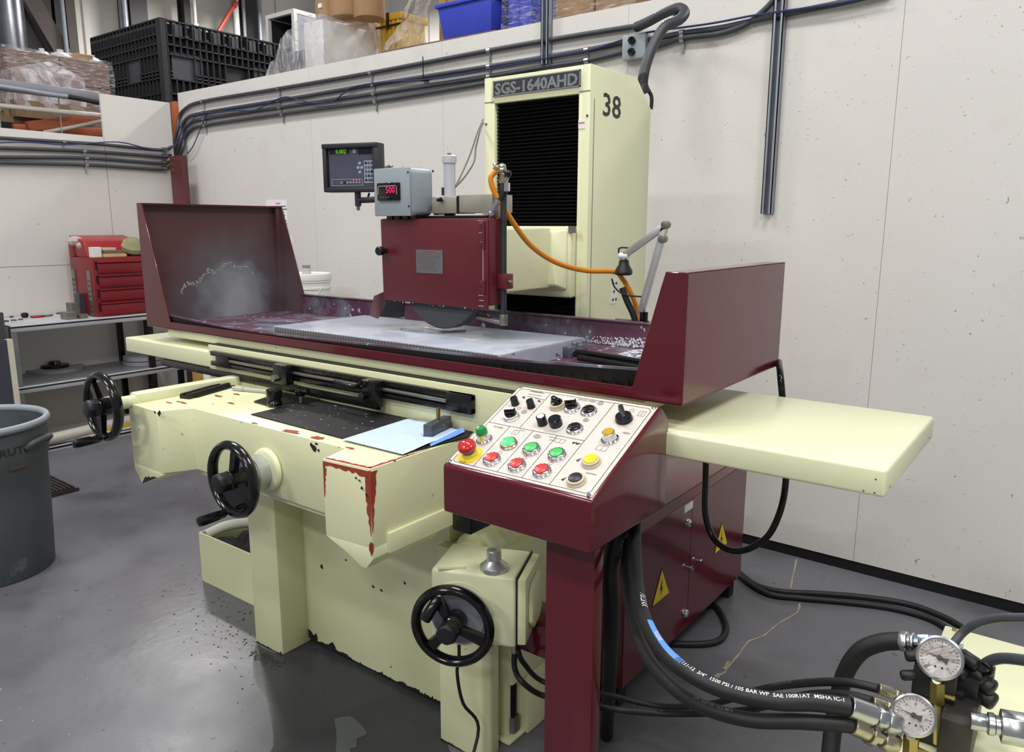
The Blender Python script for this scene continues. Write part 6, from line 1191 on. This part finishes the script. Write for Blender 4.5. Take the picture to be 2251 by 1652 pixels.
# floor grate
a = P(97, 1060, z=.0); t = thing('floor_grate', 'rusty dark steel grate lying on the floor behind the bin', 'grate', (-2.98, .09, 0)); ud = V((1, -.02, 0)).normalized(); vd = V((.02, 1, 0))
for k in range(9): g = G(); c = V((-2.98, .01+.022*k, .02)); g.obox(c, ud, vd, Z, .18, .004, .014); g.build('bar', M('grate_rust', (62, 52, 50), .7, var=.3, scale=20) if 'grate_rust' not in MATS else MATS['grate_rust'], t, smooth=False)
for s in (-.17, 0, .17): g = G(); g.obox(V((-2.98+s, .10, .010)), ud, vd, Z, .005, .11, .010); g.build('bar', MATS['grate_rust'], t, smooth=False)
# ================================================================== SHELF BENCH ON THE LEFT WALL
SX, y0, y1 = -3.76, .30, 1.46; zt, zm = .872, .468
t = thing('shelf_bench', 'grey steel two-shelf bench along the left wall', 'shelf', (-4.0, 1.0, 0))
for z, nm in ((zt, 'top_shelf'), (zm, 'lower_shelf')):
    g = G(); g.box(LX+.02, SX-.004, y0, y1, z-.012, z); s_ = g.build(nm, shelfsheen if z == zt else shelfm, t, smooth=False)
    g = G(); g.box(SX-.02, SX, y0, y1, z-.045, z+.001); g.build('shelf_edge', shelfedge, s_, bevel=.006); g = G(); g.box(SX-.0005, SX+.0012, y0, y1, z-.018, z-.008); g.build('edge_groove', toekick, s_, smooth=False)
g = G(); g.box(SX-.03, SX, y0, y1, .0, .034); g.build('base_rail', shelfedge, t, bevel=.004); g = G(); g.box(SX-.0005, SX+.001, y0, y1, .016, .030); g.build('edge_groove', toekick, t, smooth=False)
for yy in (y0, 1.20, 1.415):
    for xx in (SX-.04, LX+.03): g = G(); g.box(xx, xx+.035, yy, yy+.035, 0, zt-.012); g.build('leg', black if yy > 1 else shelfm, t, smooth=False)
g = G(); g.box(LX+.025, SX-.05, y0+.04, y1, .035, .05); g.build('base_shelf', M('base_board', (206, 202, 196), .6), t, smooth=False)
# leaning panels at the far left
t = thing('leaning_panel', 'dark grey steel panel with a cream edge standing at the left border', 'panel', (-3.2, .02, 0)); a, b = P(-40, 752, x=-3.62), P(15, 752, x=-3.62); c2 = P(28, 752, x=-3.62); zt2_ = a.z; g = G(); g.box(-3.66, -3.62, a.y-.2, b.y, 0, zt2_); g.build('sheet', M('panel_dark', (72, 74, 84), .4, metal=.3), t, smooth=False); g = G(); g.box(-3.66, -3.615, b.y, c2.y, 0, zt2_+.0); g.build('edge_strip', M('edge_cream', (206, 198, 178), .5), t, smooth=False)
g = G(); a, b = P(-40, 690, x=-3.72), P(8, 690, x=-3.72); g.box(-4.2, -3.72, a.y-.3, b.y, 0, a.z); tag(g.build('steel_cabinet', M('cabinet_dark', (58, 60, 64), .45), bevel=.004), 'dark cabinet end behind the leaning panel at the left border', 'cabinet')
# red tool chest
fx = SX-.05; a, b = P(204, 572, x=fx), P(216, 684, x=fx); cy0 = P(209, 640, x=fx).y; cw = .62; zc0, zc1 = zt, P(204, 566, x=fx).z; bxk = P(150, 545, y=cy0).x
bxk = max(bxk, LX+.05); t = thing('tool_chest', 'red four-drawer tool chest with a raised lid on the top shelf', 'tool chest', (fx-.15, cy0+cw/2, zc0))
g = G(); g.box(bxk, fx, cy0, cy0+cw, zc0, zc1); g.box(bxk, bxk+.25*(fx-bxk), cy0, cy0+.40, zc1, zc1+.13); g.build('body', hibox, t, bevel=.006)
ztop = P(165, 527, x=bxk+.05).z; g = G(); g.hexa([(bxk+.10, cy0+.005, zc1), (fx-.07, cy0+.005, zc1), (fx-.07, cy0+.40, zc1), (bxk+.10, cy0+.40, zc1), (bxk+.01, cy0+.005, zc1+.15), (fx-.11, cy0+.005, zc1+.11), (fx-.11, cy0+.40, zc1+.11), (bxk+.01, cy0+.40, zc1+.15)]); g.build('lid', hilid, t, bevel=.008)
H = (zc1-zc0-.03)/4
for k in range(4):
    z0 = zc0+.012+k*H; g = G(); g.box(fx, fx+.014, cy0+.03, cy0+cw-.03, z0+.004, z0+H-.022); d_ = g.build('drawer', hibox, t, bevel=.005); g = G(); g.prism([(fx+.002, cy0+.03, z0+H-.008), (fx+.026, cy0+.03, z0+H-.012), (fx+.026, cy0+.03, z0+H-.018), (fx+.002, cy0+.03, z0+H-.024)], (0, cw-.06, 0)); g.build('drawer_pull', hibox, d_, bevel=.002)
    g = G(); g.box(fx-.001, fx+.006, cy0+.016, cy0+.028, z0+.03, z0+H-.01); g.build('drawer_gap', toekick, d_, smooth=False)
for q in (.02, .62):
    yb_ = cy0-.002; xa = bxk+(fx-bxk)*q; xa = bxk+.02 if q < .1 else fx-.09; g = G(); g.box(xa, xa+.05, yb_-.004, yb_+.002, zc0+.01, zc1-.09); br = g.build('perforated_strip', dullsteel, t, smooth=False); g = G()
    for k in range(7):
        for s in (0, 1): g.cyl((xa+.014+.022*s, yb_-.0046, zc0+.035+.036*k), (xa+.014+.022*s, yb_-.0040, zc0+.035+.036*k), .007, 8)
    stuff(g.build('hole', ink, br, smooth=False))
def smallbox(name, label, cat, c0, size, mat, rot=0.0, group=None, bev=.002):
    ux1 = V((math.cos(rot), math.sin(rot), 0)); g = G(); g.obox(V(c0)+Z*size[2]/2, ux1, Z.cross(ux1), Z, size[0]/2, size[1]/2, size[2]/2); return tag(g.build(name, mat, bevel=bev, seg=1), label, cat, group)
smallbox('carton', 'small white carton standing on the front left of the tool chest', 'box', (fx-.05, cy0+.05, zc1), (.05, .065, .07), whitepl); smallbox('wooden_box', 'flat yellowish wooden box on the front edge of the tool chest', 'box', (fx-.04, cy0+.17, zc1), (.06, .16, .022), M('box_yellow', (190, 172, 120), .6)); smallbox('wooden_box', 'brown tray stacked on the yellowish wooden box', 'box', (fx-.06, cy0+.17, zc1+.022), (.07, .14, .022), M('box_brown', (112, 92, 70), .6)); smallbox('carton', 'pale carton on top of the brown tray', 'box', (fx-.07, cy0+.15, zc1+.045), (.05, .09, .02), beige)
g = G(); g.ball((bxk+.10, cy0+.01, zc1+.11), .06, n=12, sc=(.8, .9, .6)); g.ball((bxk+.16, cy0+.03, zc1+.08), .05, n=12, sc=(.8, .9, .6)); tag(g.build('plastic_bag', bagm), 'crumpled clear plastic bag hanging over the left of the tool chest', 'bag')
g = G(); q_ = P(292, 545, x=fx-.10); g.lathe([(0, .075), (.045, .068), (.085, .030), (.088, .0), (.05, -.004)], q_, V((.45, -.1, .8)), 20); tag(g.build('felt_cap', olive), 'olive cap resting on the right of the tool chest', 'cap'); q2 = P(298, 562, x=fx-.06); smallbox('black_case', 'small black case under the olive cap', 'case', (q2.x-.03, q2.y+.02, zc1), (.10, .12, .04), blacksat)
# small parts on the top shelf
for k, (u, v, sx, sy, sz, mt, lab) in enumerate(((150, 680, .09, .07, .05, dullsteel, 'wide low grey machinist block left of the tool chest'), (160, 662, .07, .06, .10, dullsteel, 'tall grey machinist block behind the low one'), (176, 650, .05, .05, .16, MATS['block_grey'], 'dark slotted block leaning at the tool chest side'), (180, 683, .05, .06, .03, dullsteel, 'small bright block in front of the tool chest corner'))):
    c = P(u, v+6, z=zt); X0 = (-3.86, -3.98, -4.0, -3.83)[k]; c = P(u, v+6, x=X0); smallbox('gauge_block', lab, 'block', (X0, c.y, zt), (sx, sy, sz), mt, rot=.1*k)
random.seed(11)
for k, (u, v, r_, lab) in enumerate(((12, 703, .02, 'dark ring at the left end of the shelf'), (30, 701, .018, 'grey ring second from the left on the shelf'), (24, 693, .016, 'small ring near the wall at the left shelf end'), (45, 699, .015, 'small dark washer left of the round knob'), (102, 684, .02, 'thin grey ring right of the red pliers'), (112, 690, .014, 'small ring behind the red pliers'), (128, 686, .014, 'small dark washer left of the machinist blocks'), (138, 688, .012, 'tiny washer next to the machinist blocks'))):
    c = P(u, v+3, z=zt+.003); c.x = min(c.x, SX-.04); g = G(); g.lathe([(r_, 0), (r_, .010), (r_*.6, .010), (r_*.6, 0), (r_, 0)], (c.x, c.y, zt), Z, 14); tag(g.build('metal_ring', dullsteel if k % 2 else MATS['block_grey']), lab, 'ring')
c = P(55, 698, z=zt); c.x = min(c.x, SX-.05); g = G(); g.lathe([(.012, 0), (.022, .008), (.024, .028), (.012, .036), (0, .036)], (c.x, c.y, zt), Z, 16); tag(g.build('round_knob', blacksat), 'round dark knob on the shelf left of the red pliers', 'knob')
c = P(90, 697, z=zt); c.x = min(c.x, SX-.05); t = thing('pliers', 'red-handled pliers lying on the top shelf', 'pliers', (c.x, c.y, zt))
for s in (-1, 1): g = G(); g.tube(smoothpath([V((c.x+.01*s, c.y-.06, zt+.008)), V((c.x+.018*s, c.y-.02, zt+.008)), V((c.x+.004*s, c.y+.02, zt+.008))], 5), .007, 8); g.build('handle', hilid, t)
g = G(); g.hexa([(c.x-.008, c.y+.018, zt), (c.x+.008, c.y+.018, zt), (c.x+.004, c.y+.07, zt), (c.x-.004, c.y+.07, zt), (c.x-.008, c.y+.018, zt+.014), (c.x+.008, c.y+.018, zt+.014), (c.x+.004, c.y+.07, zt+.01), (c.x-.004, c.y+.07, zt+.01)]); g.build('jaw', dullsteel, t, bevel=.001, seg=1)
# wheels on the lower shelf
c = P(122, 812, z=zm); rw = abs(P(185, 812, x=c.x).y-c.y)*.95; c.x = min(c.x, SX-rw-.01) if c.x+rw > SX else c.x; t = thing('grinding_disc', 'wide grey grinding disc with a black flange on the lower shelf', 'disc', (c.x, c.y, zm)); g = G(); g.lathe([(0, .0), (rw, 0), (rw, .018), (0, .018)], (c.x, c.y, zm), Z, 40); g.build('disc', M('disc_grey', (140, 142, 146), .5, var=.1), t); g = G(); g.lathe([(rw*.48, .018), (rw*.48, .038), (rw*.42, .042), (rw*.22, .042), (rw*.18, .064), (rw*.08, .066), (0, .066)], (c.x, c.y, zm), Z, 30); g.build('flange', black, t)
c = P(330, 790, z=zm); t = thing('grinding_disc', 'thick grey disc stack on the right end of the lower shelf', 'disc', (-4.0, P(320, 780, x=-4.0).y, zm)); yy = P(318, 780, x=-4.0).y
for k in range(2): g = G(); g.lathe([(0, .034*k), (.155-.006*k, .034*k), (.158-.006*k, .034*k+.004), (.158-.006*k, .034*k+.030), (0, .034*k+.033)], (-4.0, yy, zm), Z, 36); g.build('disc', MATS['disc_grey'], t)
# pipe and yellow bar under the bench
a, b = P(104, 962, z=.08), P(232, 920, z=.12); g = G(); aa, b_ = V((SX-.03, P(104, 962, x=SX-.03).y, .085)), V((SX-.16, P(270, 912, x=SX-.16).y+.25, .085)); dd = (b_-aa).normalized(); g.lathe([(.030, 0), (.034, 0), (.034, (b_-aa).length), (.030, (b_-aa).length), (.030, 0)], aa, dd, 18); tag(g.build('pvc_pipe', pipewhite), 'cream plastic pipe lying under the bench', 'pipe')
a = P(166, 952, x=SX-.06); b = P(288, 920, x=SX-.06); g = G(); g.obox(V((SX-.08, (a.y+b.y)/2, .062)), Y, X, Z, (b.y-a.y)/2, .02, .011); tag(g.build('yellow_bar', M('yellow_bar', (196, 160, 30), .45), bevel=.003), 'yellow flat bar lying on the bench base beside the pipe', 'bar')
# things behind the machine on the left
c = P(452, 822, y=1.45); g = G(); g.box(c.x-.10, c.x+.09, 1.40, 1.62, 0, P(452, 800, y=1.4).z); tag(g.build('carton', M('box_kraft', (178, 130, 70), .7, var=.15), bevel=.004), 'tall brown carton behind the saddle, right of the bench', 'box')
c = P(463, 815, y=1.35); g = G(); z1_ = P(463, 802, y=1.35).z; g.lathe([(.033, 0), (.035, .01), (.035, z1_), (.028, z1_+.02), (0, z1_+.02)], (c.x, 1.33, 0), Z, 20, 0); g.lathe([(.0355, z1_-.16), (.0355, z1_-.05)], (c.x, 1.33, 0), Z, 20, 1); tag(g.build('spray_bottle', [M('can_blue', (70, 80, 150), .4), whitepl]), 'blue and white bottle in front of the brown carton', 'bottle')
# white bucket behind the left guard
c = P(668, 640, y=1.45); zr_ = P(675, 602, y=1.45).z; rb = abs(P(706, 605, y=1.45).x-c.x)*.8; zb0 = zr_-.37
g = G(); cxb = P(660, 600, y=1.45).x; t = thing('bucket_stand', 'grey stand carrying the white bucket behind the machine', 'stand', (cxb, 1.5, 0)); g.box(cxb-.2, cxb+.2, 1.33, 1.7, zb0-.03, zb0); g.build('top', shelfm, t, smooth=False)
for sx in (-.19, .16):
    for sy in (1.335, 1.665): g = G(); g.box(cxb+sx, cxb+sx+.03, sy, sy+.03, 0, zb0-.03); g.build('leg', black, t, smooth=False)
t = thing('white_bucket', 'white plastic bucket with a lid behind the left guard', 'bucket', (cxb, 1.5, zb0)); g = G(); g.lathe([(0, 0), (.125, 0), (.128, .01), (.143, .27), (.150, .275), (.150, .285), (.144, .288), (.145, .315), (.151, .318), (.151, .328), (.145, .33), (.146, .345), (0, .345)], (cxb, 1.5, zb0), Z, 36); g.build('body', whitepl, t); g = G(); g.lathe([(.154, .330), (.156, .345), (.152, .368), (.146, .372), (.14, .366), (0, .366)], (cxb, 1.5, zb0), Z, 36); g.build('lid', whitepl, t)
g = G(); g.tube(smoothpath([V((cxb+.150, 1.5, zb0+.29)), V((cxb+.13, 1.40, zb0+.18)), V((cxb+.04, 1.345, zb0+.08)), V((cxb-.10, 1.37, zb0+.17)), V((cxb-.150, 1.5, zb0+.29))], 6), .003, 6); g.build('bail_handle', whitepl, t)
xj = P(671, 595, y=1.45).x; g = G(); t = thing('small_jar', 'small jar with a grey cap on the bucket lid', 'jar', (xj, 1.46, zb0+.366)); g.lathe([(.026, 0), (.028, .004), (.028, .035), (.024, .04)], (xj, 1.46, zb0+.3665), Z, 18); g.build('body', jarm, t); g = G(); g.lathe([(.025, .038), (.025, .058), (0, .059)], (xj, 1.46, zb0+.3665), Z, 18); g.build('cap', galv, t)

# ================================================================== groups of repeats
from collections import defaultdict
by = defaultdict(list)
for o in COL.objects:
    if o.parent is None and 'category' in o: by[o['category']].append(o)
GROUPS = {'column': 'steel columns of the far hall wall', 'pipe': 'pipes along the walls and the far hall', 'pallet load': 'stored loads behind the walls', 'drum': 'cardboard drums on the wrapped machine', 'conduit': 'flexible conduits along the walls', 'strut': 'strut channels on the back wall', 'hose': 'black, grey and orange hoses of the machine', 'fitting': 'hose fittings at the valve block', 'gauge': 'pressure gauges on the valve block', 'ring': 'small rings on the top shelf', 'block': 'steel blocks lying about', 'disc': 'grinding discs on the lower shelf', 'beam': 'orange rack beams', 'notice': 'paper notices on the wall', 'box': 'boxes around the room', 'cable': 'loose cables', 'wire': 'thin wires', 'water': 'water on the floor', 'crate': 'stored plastic crates', 'bag': 'plastic bags', 'bar': 'loose bars', 'cabinet': 'cabinets', 'rag': 'rags in the drip box'}
for c, os_ in by.items():
    if len(os_) > 1 and c in GROUPS:
        for o in os_:
            if 'group' not in o: o['group'] = GROUPS[c]
